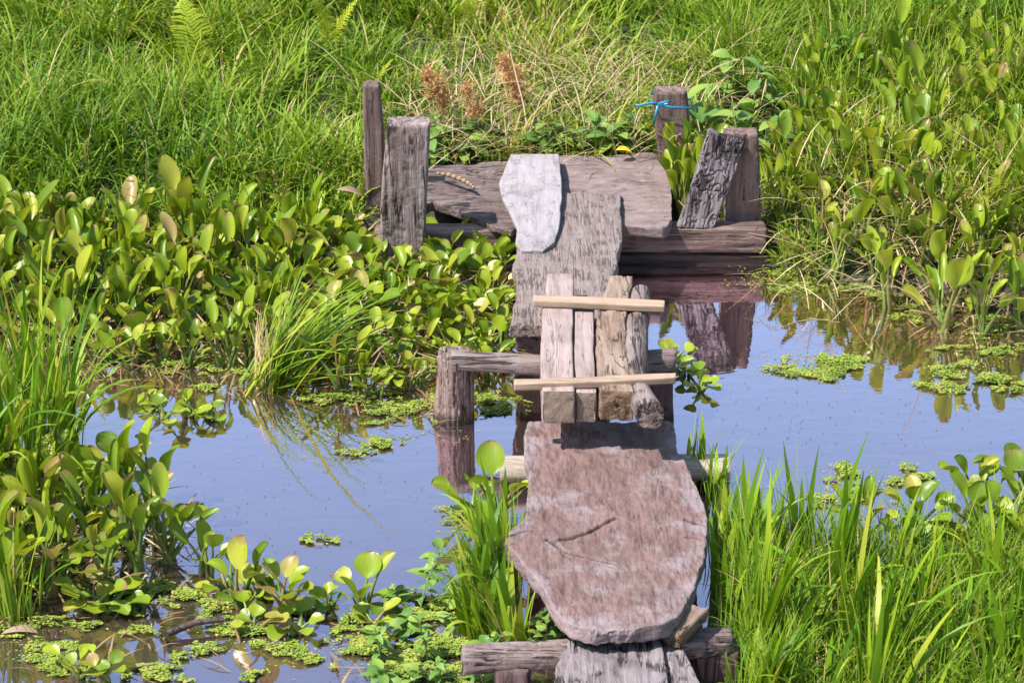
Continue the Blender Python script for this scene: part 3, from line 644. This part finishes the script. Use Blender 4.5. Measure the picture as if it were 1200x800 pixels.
SINGLE = [(110,712,.85,'L'),(130,716,.8,'L'),(122,690,.9,'W'),(262,690,.8,'L'),(285,712,.8,'W'),(312,700,.75,'L'),(335,722,.75,'W'),(352,742,.8,'L'),(300,735,.75,'L'),(425,722,.75,'W'),(440,738,.7,'L'),(388,712,.6,'L'),(245,672,.7,'W'),(120,800,.75,'L'),(95,792,.65,'L'),(190,492,.75,'L'),(222,488,.75,'L'),(250,490,.55,'L'),(180,478,.6,'L')]
for a, b, s_, k in SINGLE:
    x, y, _ = P(a, b, 0); plant(x, y, 0, {'L': LOW, 'W': WIDE}[k], random.randint(6, 9), s_ * 1.05, 'small water hyacinth floating loose ' + ('just off the edge of the dense bed' if b < 500 else 'by the reddish dead leaf' if a < 135 else 'behind the dark wet stick' if a < 290 else 'next to the leafy weed mat' if a > 380 else 'between the dark wet stick and the leafy weed mat'), 'hyacinths floating loose')
for a, b, s_ in [(803,440,.62),(822,456,.6),(796,418,.62)]:
    x, y, _ = P(a, b, 0); plant(x, y, 0, LOW, 7, s_, 'small water hyacinth floating beside the dark damp post', 'hyacinths by the middle trestle')
for a, b, s_ in [(575,610,.95),(552,600,.7)]:
    x, y, _ = P(a, b, 0); plant(x, y, 0, WIDE, 5, s_, 'water hyacinth with long stalks beside the cracked slab', 'hyacinths by the cracked slab')
for x, y in scatter([(1000,625),(1060,630),(1120,610),(1150,570),(1270,560),(1270,660),(1120,680),(1000,660)], .14, 600):
    plant(x, y, 0, WIDE, random.randint(6, 8), random.uniform(.76, .95), 'broad leaved water hyacinth behind the tall reeds near the slab', 'hyacinths behind the near reeds')

# litter of dead stalks under the beds
def litter(poly, n, label, ln=.14, h=.05, hi=1.0):
    pts = []
    ws = [P(a, b, 0) for a, b in poly]; x0, x1 = min(w[0] for w in ws), max(w[0] for w in ws); y0, y1 = min(w[1] for w in ws), max(w[1] for w in ws)
    while len(pts) < n:
        x = random.uniform(x0, x1); y = random.uniform(y0, y1)
        if in_poly(*to_px(x, y, 0), poly): pts.append((x, y, zb(x, y) + .012 + abs(random.gauss(0, h))))
    b = np.array(pts); az = rng.uniform(0, 6.28, n)
    v = blades(b, rng.uniform(.4, 1.3, n) * ln, rng.uniform(.5, 1.5, n) * .008, az, rng.uniform(.7, 1.6, n), rng.uniform(1.2, 1.8, n), 3, np.clip(rng.beta(1.3, 2.2, n) * hi, 0, 1))
    tag(grass_obj('dead_stalks', [v], M_STRAW), label, 'dead stalks', kind='stuff')
litter(LBED, 1700, 'brown dead stalks matted under the dense hyacinth bed')
litter(RBED, 1600, 'brown dead stalks under the bank hyacinths')
litter([(-60,590),(60,570),(150,580),(215,620),(220,660),(150,695),(-60,715)], 330, 'brown dead stalks under the hyacinths by the edge reeds')

litter([(-40,690),(230,690),(480,720),(480,810),(-40,810)], 90, 'brown broken stalks floating between the loose hyacinths', .10, .003, .2)
litter([(90,430),(330,440),(520,480),(520,510),(330,470),(90,450)], 90, 'brown broken stalks floating along the dense bed edge', .10, .003, .25)
# ------------------------------------------------------------------ reeds with single blades
def reed_mesh(seed, th0, th1, w=.013, fold=.25, seg=10):
    rs = np.random.default_rng(seed); s = np.linspace(0, 1, seg + 1); th = th0 + (th1 - th0) * s ** 2.0
    p = np.zeros(3); v = []; l = []
    for i, si in enumerate(s):
        if i: p = p + np.array([math.sin(th[i]), .02 * math.sin(3 * si + seed), math.cos(th[i])]) / seg
        ww = w * min(1, .5 + si * 2.5) * max(.02, 1 - si ** 2.4) ** .85 / .5 * .5
        nn = np.array([-math.cos(th[i]), 0, math.sin(th[i])]); tw = .9 * si * math.sin(seed)
        sdv = np.array([0, math.cos(tw), 0]) + nn * math.sin(tw)
        for qv in (-1, 0, 1): v.append(p + sdv * ww * qv - nn * (fold * ww * (1 - abs(qv)))); l.append((qv * .5, si, 0))
    ix = np.arange(seg)[:, None] * 3 + np.arange(2)[None]
    return np_mesh('reed_blade', np.array(v), np.stack([ix, ix + 1, ix + 4, ix + 3], -1).reshape(-1, 4), mats=[M_REED], attrs={'luv': np.array(l)})
REED = [reed_mesh(400 + i, random.uniform(.0, .22), random.uniform(.15, .7)) for i in range(12)] + [reed_mesh(430 + i, random.uniform(.1, .35), random.uniform(1.0, 2.2), .011) for i in range(8)]
def clump(x, y, z, n, h, label, group, wide=1.0, pool=None, azr=None, fine=26, lean=.0, laz=0.0, fh=.8, tint=.42, name='reed_clump'):
    t = thing(name, (x, y, z), label, 'reeds', group)
    for i in range(n):
        o = link('blade', random.choice(pool or REED), t); f = h * random.uniform(.6, 1.1); w_ = wide * random.uniform(.75, 1.25)
        a = random.uniform(0, 6.28); o.location = (.05 * math.cos(a) * random.random(), .05 * math.sin(a) * random.random(), -.02)
        o.rotation_euler = Matrix.Rotation(laz, 3, 'Z').to_euler() if False else (random.gauss(0, .06), random.gauss(0, .06), a + random.gauss(0, .5) if azr is None else azr + random.uniform(-1.5, 1.5))
        if lean: o.rotation_euler = (Matrix.Rotation(lean * random.uniform(.5, 1.2), 3, Vector((-math.sin(laz), math.cos(laz), 0))) @ Matrix.Rotation(a, 3, 'Z')).to_euler()
        o.scale = (f, w_, f)
    if fine:
        c = np.zeros(1); v = tufts(c, c, c, fine, np.array([h * fh]), .006, .07, .16, np.array([tint]), droop=(.1, 1.1), seg=5, bias=None if azr is None else (azr, .6))
        o = grass_obj('fine_blades', [v], M_GRASS, t); o['kind'] = 'stuff'
    return t
NEAR = [(836,672),(850,720),(868,648),(880,690),(905,660),(925,700),(948,672),(968,722),(990,690),(1015,735),(1045,700),(1078,748),(1105,700),(1140,742),(1170,705),(1200,740),(1235,690),(862,772),(900,760),(935,790),(985,775),(1030,800),(1075,812),(1120,795),(1165,808),(1210,800),(850,830),(905,840),(960,850),(1020,860),(1090,870),(1150,860),(1215,865),(1260,760)]
def near_label(a, b):
    if a < 880: return 'tall bright green reed clump ' + ('against the stump post and wedge block' if b > 740 else 'rising right beside the cracked slab')
    if b < 715: return 'tall green reed clump at the water edge of the near stand' if a < 1000 else 'tall green reed clump right in front of the broad leaved hyacinths'
    return 'tall green reed clump in the thick of the stand beyond the stump post'
for a, b in NEAR:
    x, y, _ = P(a + random.uniform(-8, 8), b, 0); x = max(x, .72 + random.uniform(0, .05)); lab = near_label(a, b)
    clump(x, y, 0, 12, random.choice((.34, .4, .44, .58)) * (.85 if b < 705 else 1), lab, 'reeds beside the cracked slab', fine=50, wide=1.05, azr=.0 if x < .86 else None)
n = 900; pl = [(830,690),(900,680),(1000,660),(1100,640),(1290,640),(1290,960),(830,960)]
pts = [p_ for p_ in scatter(pl, .035, 5000) if p_[0] > .77]; x = np.array([p_[0] for p_ in pts]); y = np.array([p_[1] for p_ in pts])
o = grass_obj('near_grass', [tufts(x, y, x * 0, 9, np.full(len(x), .27), .0065, .05, .3, np.full(len(x), .42), droop=(.2, 1.8), seg=4)], M_GRASS); tag(o, 'fine soft grass filling in between the near reeds', 'grass', kind='stuff')
for b in (640, 668, 690, 715, 738, 760, 785, 812):
    x, y, _ = P(840, b, 0); clump(x if x > .7 else .7, y, 0, 7, .25, 'short dark reed clump tucked under the straight slab side', 'short reeds under the slab side', fine=36, azr=.4, tint=.25)
for a, b in [(-22,585),(8,560),(28,590),(50,555),(66,540),(-30,540),(78,520),(10,525),(40,520),(-40,620)]:
    x, y, _ = P(a, b, 0); clump(x, y, 0, 11, random.uniform(.55, .78), 'tall reed clump at the pond edge beside the broad leaved hyacinths', 'edge reeds', fine=30)
for a, b in [(-15,715),(8,700),(22,725),(-35,690)]:
    x, y, _ = P(a, b, 0); clump(x, y, 0, 7, random.uniform(.3, .42), 'short reed clump in front of the broad leaved hyacinths', 'short edge reeds', fine=30)
for a, b, h_ in [(578,742,.46),(566,730,.42),(584,716,.48),(600,765,.34),(560,745,.34),(578,700,.44),(590,684,.38),(588,660,.38)]:
    x, y, _ = P(a, b, 0); clump(x, y, 0, 8, h_, 'bright green reed clump growing against the lobed side of the slab', 'reeds at the lobed slab side', fine=40, tint=.55, wide=1.3, azr=2.6)
for a, b, h_ in [(806,560,.3),(818,590,.32)]:
    x, y, _ = P(a, b, 0); x += .05; clump(x, y, 0, 4, h_, 'sparse reed clump rising at the pale pole end', 'reeds at the pole end', fine=16, azr=.2)
# leaning sedge tuft
SEDGE = [reed_mesh(500 + i, random.uniform(.45, .95), random.uniform(1.1, 1.9), .0055, .2) for i in range(10)]
x, y, _ = P(312, 455, 0)
t = thing('sedge_tuft', (x, y, 0), 'pale green sedge tuft leaning over from the water edge', 'sedge')
for i in range(60):
    o = link('blade', random.choice(SEDGE), t); f = random.uniform(.36, .72); o.location = (random.gauss(0, .06), random.gauss(0, .03), -.01)
    o.rotation_euler = (random.gauss(0, .12), random.gauss(0, .2), random.gauss(.25, .42)); o.scale = (f, random.uniform(.8, 1.4), f)
c = np.zeros(1); v = tufts(c, c, c, 130, np.array([.5]), .0055, .06, 1.0, np.array([.62]), droop=(.4, 1.2), seg=5, bias=(.3, .82))
o = grass_obj('fine_blades', [v], M_GRASS, t); o['kind'] = 'stuff'
v = tufts(c, c, c, 45, np.array([.3]), .009, .05, .6, np.array([.5]), droop=(.1, .6), seg=4, bias=(.4, .7)); o = grass_obj('dry_blades', [v], M_STRAW, t); o['kind'] = 'stuff'

# ------------------------------------------------------------------ broad-leaved weeds
def weed_leaf(seed, L_=.07, W_=.022):
    rs = np.random.default_rng(seed); n_, m_ = 7, 4; v = []; l = []
    for i in range(n_ + 1):
        s = i / n_; w = W_ * math.sin(math.pi * min(1, s * .97 + .015)) ** .8
        for j in range(m_ + 1):
            q_ = -1 + 2 * j / m_; v.append((s * L_, q_ * w, .25 * abs(q_) * w + .35 * s * L_ - .55 * s * s * L_)); l.append((q_ * .5, s, 0))
    ix = np.arange(n_)[:, None] * (m_ + 1) + np.arange(m_)[None]
    return np_mesh('weed_leaf', np.array(v), np.stack([ix, ix + 1, ix + m_ + 2, ix + m_ + 1], -1).reshape(-1, 4), mats=[M_WEED], attrs={'luv': np.array(l)})
WL = [weed_leaf(600 + i, random.uniform(.06, .10), random.uniform(.014, .026)) for i in range(6)]
WB = [weed_leaf(620 + i, random.uniform(.08, .11), random.uniform(.024, .034)) for i in range(5)]
stem_mat = m_plain('weed_stem', (.12, .17, .05))
def weed(x, y, z, h, n, label, group, pool=WL, sc=1.0):
    t = thing('broadleaf_weed', (x, y, z), label, 'weed', group, random.uniform(0, 6.28))
    lx, ly = random.gauss(0, .25) * h, random.gauss(0, .25) * h
    line = [(lx * s ** 1.5, ly * s ** 1.5, h * s - .01) for s in np.linspace(0, 1, 5)]
    sv, sq = tube(line, np.linspace(.003, .0018, 5), 5); link('stem', np_mesh('weed_stem', sv, sq, mats=[stem_mat], attrs={'luv': np.zeros((len(sv), 3))}), t)
    for i in range(n):
        s = .2 + .8 * (i + .5) / n; o = link('leaf', random.choice(pool), t); f = sc * random.uniform(.75, 1.15) * (1.1 - .35 * s)
        o.location = (lx * s ** 1.5, ly * s ** 1.5, h * s - .01); o.rotation_euler = (random.gauss(0, .3), random.uniform(-.7, .25), i * 2.4 + random.gauss(0, .4)); o.scale = (f, f, f)
for a, b in [(430,750),(455,775),(480,745),(505,775),(530,740),(470,712),(500,715),(545,715),(575,740),(560,765),(590,775),(615,770),(640,775),(520,800),(480,805),(450,800),(560,805),(655,740),(630,745),(540,690),(510,690)]:
    x, y, _ = P(a + random.uniform(-8, 8), b, 0); weed(x, y, 0, random.uniform(.06, .16), random.randint(8, 12), 'leafy green weed ' + ('tucked between the rough beam and the lobed slab side' if a > 570 and b < 782 else 'on the floating mat beyond the rough beam end' if b < 760 else 'low on the mat in front of the rough beam end'), 'weeds beside the rough beam', random.choice((WL, WL, WB)), .72)
for a, b in [(672,176),(690,182),(706,178),(720,170),(655,168),(740,175),(475,185),(520,178),(545,178),(560,172),(505,168),(580,175),(640,180),(508,190)]:
    q_ = PY(a, b, 10.2); x = q_[0]; y = 10.17 + random.uniform(0, .14) if a > 500 else 9.9
    weed(x, y, zb(x, y), random.uniform(.1, .2), 10, 'broad leaved green weed along the rear edge of the landing slab', 'weeds behind the landing slab', WB, 1.15)
for a, b in [(850,60),(880,85),(905,70),(1000,40),(840,95),(870,110),(900,120)]:
    x, y, _ = P(a, b + 60, .25); weed(x, y, zb(x, y), random.uniform(.22, .34), 9, 'broad leaved weed standing in the bank grass above the slotted post', 'weeds in the bank grass', WB, 1.4)

# ------------------------------------------------------------------ ferns
def frond_mesh(seed, L_=.42, lean=.25, curl=.5):
    rs = np.random.default_rng(seed); n_ = 26; s = np.linspace(0, 1, n_); th = lean + curl * s ** 2; p = np.zeros(3); line = [p]
    for k in range(1, n_): p = p + L_ / (n_ - 1) * np.array([math.sin(th[k]), 0, math.cos(th[k])]); line.append(p)
    line = np.array(line); sv, sq = tube(line, np.linspace(.003, .001, n_), 4); V_ = [sv]; Q_ = [sq]; k0 = len(sv); Lv = [np.zeros((len(sv), 3))]
    for k in range(4, n_):
        si = s[k]; ln = .085 * math.sin(math.pi * min(1, .12 + si * .88)) ** .8 + .006; t_ = np.array([math.sin(th[k]), 0, math.cos(th[k])])
        for sg in (-1, 1):
            d = np.array([0, sg * .92, 0]) + t_ * .42 + np.array([rs.normal(0, .07), 0, rs.normal(0, .07)]); w = .0065
            a = line[k]; m_ = a + d * ln * .5 + np.array([0, 0, .004]); e = a + d * ln - np.array([0, 0, .008])
            V_.append(np.array([a - t_ * w * .7, a + t_ * w * .7, m_ - t_ * w * .8, m_ + t_ * w * .8, e - t_ * .001, e + t_ * .001])); Lv.append(np.zeros((6, 3)))
            Q_.append(np.array([[k0, k0 + 1, k0 + 3, k0 + 2], [k0 + 2, k0 + 3, k0 + 5, k0 + 4]])); k0 += 6
    return np_mesh('fern_frond', np.concatenate(V_), np.concatenate(Q_), mats=[M_FERN], attrs={'luv': np.concatenate(Lv)})
FR = [frond_mesh(700 + i, random.uniform(.34, .45), random.uniform(.05, .5), random.uniform(.2, .9)) for i in range(5)]
for a, b, azs, s_, lb in [(232,98,[(2.0,0,1.0)],1.0,'single upright yellow green fern frond standing in the bank grass'),
                         (385,70,[(2.8,1,.8),(.3,3,.8),(4.2,2,.75)],.9,'yellow green fern with spreading fronds behind the thin dark post'),
                         (436,120,[(3.0,3,.6),(4.4,2,.65),(.2,1,.55)],.85,'small yellowish fern low in the grass by the thin dark post'),
                         (552,62,[(1.2,0,.7),(5.0,2,.75)],.85,'fern with two fronds in the grass behind the brown seed heads')]:
    x, y, _ = P(a, b, .25); y = y + .1; t = thing('fern', (x, y, zb(x, y)), lb, 'fern', 'ferns in the bank grass')
    for az, i, f in azs:
        o = link('frond', FR[i], t); o.rotation_euler = (0, 0, az); f *= s_ * 1.25; o.scale = (f, f, f)

# ------------------------------------------------------------------ seed heads
def seed_head(x, y, z, h, rad, n, mat, label, group, lean=(0, 0), ht=.5):
    t = thing('seeding_sedge', (x, y, z), label, 'sedge', group)
    line = [(lean[0] * s * s, lean[1] * s * s, h * s - .02) for s in np.linspace(0, 1, 6)]
    sv, sq = tube(line, .0025, 5); o = link('stalk', np_mesh('stalk', sv, sq, mats=[M_STRAW], attrs={'tint': np.full(len(sv), .7), 'luv': np.zeros((len(sv), 3))}), t)
    c = np.array([[lean[0], lean[1], h]]); n = int(n * 2.0); b = c + rng.normal(0, 1, (n, 3)) * np.array([rad, rad, rad * 1.5]) * .55
    v = blades(b, rng.uniform(.008, .022, n), rng.uniform(.004, .007, n), rng.uniform(0, 6.28, n), rng.uniform(0, 1.5, n), rng.uniform(.5, 2.0, n), 2, rng.uniform(0, 1, n))
    rays_ = np.repeat(c, 36, 0) - np.array([0, 0, rad]); v2 = blades(rays_, rng.uniform(.8, 2.2, 36) * rad, np.full(36, .002), rng.uniform(0, 6.28, 36), rng.uniform(.1, .9, 36), rng.uniform(.6, 1.6, 36), 4, rng.uniform(0, 1, 36))
    o = grass_obj('spikelets', [v, v2], mat, t); o['kind'] = 'stuff'
GB = 'dry brown seed heads behind the landing'
for a, b, y, rad, n_, le in [(602,92,10.35,.05,420,(.02,-.03)),(592,75,10.38,.032,220,(-.02,0)),(608,112,10.33,.036,260,(.02,0)),(510,100,10.3,.05,330,(.02,0)),(520,118,10.3,.04,220,(.03,0)),(556,128,10.28,.04,200,(0,0)),(548,105,10.3,.03,140,(0,0)),(500,88,10.32,.03,120,(-.02,0))]:
    q_ = PY(a, b, y); x = q_[0] - le[0]; z = zb(x, y); seed_head(x, y - le[1], z, q_[2] - z, rad, n_, M_SEED, 'rusty brown dry sedge seed head behind the landing slab', GB, le)
for a, b, y, rad, n_ in [(1112,248,9.5,.07,330),(1128,262,9.45,.05,220),(1090,262,9.5,.045,180),(1118,160,10.0,.05,200),(1150,152,10.1,.04,150),(1130,225,9.7,.04,140)]:
    q_ = PY(a, b, y); z = zb(q_[0], y); seed_head(q_[0], y, z, max(.1, q_[2] - z), rad, n_, M_SEEDY, 'loose yellow green sedge flower head among the bank hyacinths', 'yellow sedge heads')
for a, b, y, rad, n_ in [(1046,245,9.5,.035,240),(1068,222,9.65,.03,180)]:
    q_ = PY(a, b, y); z = zb(q_[0], y); seed_head(q_[0], y, z, max(.1, q_[2] - z), rad, n_, M_SEED, 'orange brown sedge head among the bank hyacinths', 'orange sedge heads')
# pale straw stalk leaning behind the pale board
a_, b_ = PY(623, 180, 10.15), PY(598, 62, 10.3); sv, sq = tube([a_, (a_ + b_) / 2 + np.array([.01, 0, 0]), b_], [.0045, .004, .0025], 6)
o = link('straw_stalk', np_mesh('straw_stalk', sv - a_, sq, mats=[M_STRAW], attrs={'tint': np.full(len(sv), .95), 'luv': np.zeros((len(sv), 3))})); o.location = a_.tolist(); tag(o, 'long pale dry stalk leaning behind the pale board', 'stalk')

# ------------------------------------------------------------------ floating fern patches
def patch(px_, py_, rx, ry, n, label, group, tuft=False, z=0.004):
    c = P(px_, py_, 0); e = P(px_ + rx, py_, 0); f = P(px_, py_ - ry, 0); ax, ay = e[0] - c[0], f[1] - c[1]
    sd_ = random.randint(0, 999); n = int(n * 2.6); N0 = n * 12
    u, v_ = rng.uniform(-1.35, 1.35, N0), rng.uniform(-1.35, 1.35, N0); r_ = np.hypot(u, v_)
    fld = fbm(np.stack([u * 1.5 + sd_, v_ * 1.5, np.full(N0, sd_ * .7)], -1), 5, 3)
    keep = (fld - .5) * 5.0 + .60 - r_ + rng.normal(0, .16, N0) > 0
    u, v_, r_ = u[keep][:n], v_[keep][:n], r_[keep][:n]; m = len(u)
    b = np.stack([u * ax, v_ * ay, z + np.abs(rng.normal(0, .007, m)) * np.clip(1.2 - r_, .1, 1)], -1)
    an = rng.uniform(0, 6.28, m); s = rng.uniform(.0025, .0068, m); tl = rng.normal(0, .6, (m, 2))
    V_ = []
    for k in range(6):
        q_ = an + k * np.pi / 3; dx, dy = np.cos(q_) * s, np.sin(q_) * s * .7
        V_.append(b + np.stack([dx, dy, np.abs(dx * tl[:, 0] + dy * tl[:, 1]) + .0015 * (k % 2)], -1))
    V_ = np.stack(V_, 1).reshape(-1, 3); ix = np.arange(m)[:, None] * 6
    Q_ = np.concatenate([ix + np.array([[0, 1, 2, 3]]), ix + np.array([[0, 3, 4, 5]])])
    tn = np.repeat(np.clip(rng.normal(.48, .16, m) + (fbm(np.stack([u * 3, v_ * 3, u * 0 + sd_], -1), 3, 9) - .5) * 1.1, 0, 1), 6)
    t = thing('floating_fern_patch', c, label, 'floating plants', group)
    o = link('leaflets', np_mesh('leaflets', V_, Q_, mats=[M_MOSS], attrs={'tint': tn, 'luv': np.zeros((len(V_), 3))}), t); o['kind'] = 'stuff'
    if tuft:
        cc = np.zeros(1); v = tufts(cc, cc, cc, 60, np.array([.05]), .004, ax * .5, .3, np.array([.65]), seg=3); o = grass_obj('grass_tuft', [v], M_GRASS, t); o['kind'] = 'stuff'
patch(972,430,40,13,900,'raft of floating fern with a grass tuft on it','floating fern rafts',True); patch(918,434,18,4,120,'thin tail of floating fern beside the tufted raft','floating fern rafts')
GR_ = 'small floating fern patches below the bank hyacinths'; LR_ = 'small bright floating fern patch on the water below the bank hyacinths'
for a in [(1168,446,34,13,480),(1190,460,20,8,200),(1110,437,24,6,200),(1095,455,26,6,200),(1182,412,26,6,200),(1185,380,40,8,260),(1140,388,34,8,240),(1085,362,30,6,200),(1040,350,26,6,160),(935,340,26,6,160),(920,322,24,5,140),(1000,338,20,5,120),(960,318,24,5,140),(1060,375,22,5,120),(1130,430,18,5,110),(1120,412,26,4,130)]: patch(*a, LR_, GR_)
for a in [(988,556,18,9,220),(990,548,10,4,70),(1065,548,8,4,50),(1050,565,9,4,60),(1010,580,30,8,240),(1078,562,14,6,120),(960,588,20,6,150)]: patch(*a, 'small floating fern patch on open water behind the near reeds', 'floating fern behind the near reeds')
GF, LF = 'floating fern patches on the front water', 'yellow green floating fern patch between loose hyacinths'
for a in [(186,790,32,11,460),(40,765,36,9,340),(20,740,24,6,180),(50,730,28,6,200),(105,735,16,5,110),(60,785,20,6,160),(240,762,18,6,150),(180,692,34,8,320),(210,700,26,10,280),(150,718,22,6,150),(300,742,44,10,420),(350,772,24,7,180),(360,720,26,7,180),(262,738,26,6,170),(295,794,16,5,110),(410,748,26,9,260),(60,680,26,8,180),(70,655,16,5,90),(120,685,30,9,220),(228,595,12,4,70),(375,633,17,5,130),(260,715,34,9,300),(320,760,30,8,260),(165,740,18,5,100),(215,770,14,4,70)]: patch(*a, LF, GF)
for a in [(205,428,46,9,420),(140,420,30,7,200),(240,432,26,6,170),(300,437,30,8,220),(451,521,20,8,220),(409,533,14,4,80),(240,457,16,5,90),(420,465,46,10,480),(460,485,40,10,460),(500,475,26,9,240),(555,470,30,8,260),(590,478,26,8,200),(380,470,34,7,260)]: patch(*a, 'floating fern patch along the water edge of the dense hyacinth bed', 'floating fern along the dense bed')
for a in [(560,612,32,6,260),(535,600,20,5,120),(590,625,26,6,180),(480,735,60,16,900),(520,765,64,18,1100),(450,765,44,14,600),(560,720,46,12,600),(600,755,46,16,700),(510,700,40,8,360),(470,795,46,12,520),(545,800,50,14,560)]: patch(*a, 'mat of floating fern beside the cracked slab and the rough beam', 'floating fern mats by the slab')
n = 5200; zones = [(150,430,90,14),(420,500,90,20),(480,750,90,40),(250,745,130,36),(60,745,80,40),(1120,420,110,34),(960,430,60,14),(1010,575,90,16),(560,610,50,12),(920,330,60,14),(180,690,90,22)]
k = rng.integers(0, len(zones), n); zz = np.array(zones, float)[k]; px_ = zz[:, 0] + rng.normal(0, 1, n) * zz[:, 2] * .6; py_ = zz[:, 1] + rng.normal(0, 1, n) * zz[:, 3] * .6
b = np.array([P(a, c_, 0) for a, c_ in zip(px_, py_)]); ok = fbm(np.stack([b[:, 0] * 6, b[:, 1] * 6, b[:, 0] * 0], -1), 4, 41) > .5; b = b[ok]; m = len(b); s_ = rng.uniform(.002, .006, m); an = rng.uniform(0, 6.28, m)
V_ = np.stack([b + np.stack([np.cos(an + q_ * np.pi / 2) * s_, np.sin(an + q_ * np.pi / 2) * s_ * .7, .003 + s_ * 0], -1) for q_ in range(4)], 1).reshape(-1, 3)
tag(link('drifting_leaflets', np_mesh('drifting_leaflets', V_, np.arange(m * 4).reshape(-1, 4), mats=[M_MOSS], attrs={'tint': np.repeat(np.clip(rng.normal(.5, .3, m), 0, 1), 4), 'luv': np.zeros((m * 4, 3))})), 'thin film of loose floating leaflets drifting along the margins', 'floating plants', kind='stuff')
# specks
sp = []
for _ in range(420):
    a, b = random.choice([(300,580),(250,600),(420,600),(480,570),(900,480),(1000,520),(880,470),(1090,500),(350,660),(250,740),(380,780),(950,500)]); w_ = P(a + random.gauss(0, 80), b + random.gauss(0, 26), 0); sp.append((w_[0], w_[1], .003))
sp = np.array(sp); m = len(sp); s = rng.uniform(.0008, .003, m); V_ = np.stack([sp + np.stack([np.cos(k * np.pi / 2 + sp[:, 0] * 90) * s * 1.4, np.sin(k * np.pi / 2 + sp[:, 0] * 90) * s, s * 0], -1) for k in range(4)], 1).reshape(-1, 3)
o = link('water_specks', np_mesh('water_specks', V_, np.arange(m * 4).reshape(-1, 4), mats=[W_DARK], attrs={'gr': V_})); tag(o, 'tiny dark specks of debris floating on the water', 'debris', kind='stuff')

# ------------------------------------------------------------------ small fallen things
def fallen(name, px_, py_, z, L_, mat, label, cat, rz, tilt=.1, group=None):
    m_ = weed_leaf(random.randint(0, 9999), L_, L_ * (.3 if mat is M_YELLOW else .13)); m_.materials.clear(); m_.materials.append(mat)
    c = P(px_, py_, z); o = link(name, m_); o.location = c.tolist(); o.rotation_euler = (tilt, tilt * .5, rz); return tag(o, label, cat, group)
c = PY(729, 176, 10.2)
fallen('fallen_leaf', 722, 176, .27, .075, M_YELLOW, 'bright yellow leaf lying behind the landing slab', 'leaf', .2)
fallen('fallen_leaf', 395, 222, .38, .13, M_DEAD, 'curled brown dead leaf caught above the dense hyacinth bed', 'leaf', .4, .5)
fallen('fallen_leaf', 452, 440, .05, .10, M_DEAD, 'brown dead leaf lying at the foot of the dense hyacinth bed', 'leaf', .2, .2)
fallen('fallen_leaf', 170, 712, .02, .12, M_DEAD, 'reddish brown dead leaf among loose floating hyacinths', 'leaf', 2.2, .25)
fallen('fallen_leaf', 2, 742, .012, .14, M_DEAD, 'pale brown dead leaf floating by the short edge reeds', 'leaf', .3, .08)
a_ = P(196, 742, .02); b_ = P(262, 726, .03); sv, sq = tube([a_, (a_ + b_) / 2 + np.array([0, .01, .01]), b_], [.012, .011, .007], 7)
o = link('sunken_stick', np_mesh('sunken_stick', sv - a_, sq, mats=[W_DARK], attrs={'gr': sv})); o.location = a_.tolist(); tag(o, 'dark wet stick floating between loose hyacinths', 'stick')
# banded husk lying on the landing slab
q_ = [P(512, 203, .235), P(526, 205, .25), P(540, 210, .25), P(551, 216, .242), P(556, 221, .235)]
sv, sq = tube(q_, [.010, .013, .014, .013, .008], 9); lu = np.zeros((len(sv), 3)); lu[:, 1] = np.repeat(np.linspace(0, 1, 5), 9)
li = np.linspace(0, 1, 25); qq = np.array(q_); qi = np.stack([np.interp(li, np.linspace(0, 1, 5), qq[:, k]) for k in range(3)], -1)
sv, sq = tube(qi, np.interp(li, np.linspace(0, 1, 5), [.006, .010, .011, .010, .005]) * (1 + .12 * np.sin(li * 56)), 9); lu = np.zeros((len(sv), 3)); lu[:, 1] = np.repeat(li, 9)
o = link('banded_husk', np_mesh('banded_husk', sv - qi[0], sq, mats=[M_HUSK], attrs={'luv': lu})); o.location = qi[0].tolist(); tag(o, 'curved brown and yellow banded husk lying on the landing slab', 'husk')
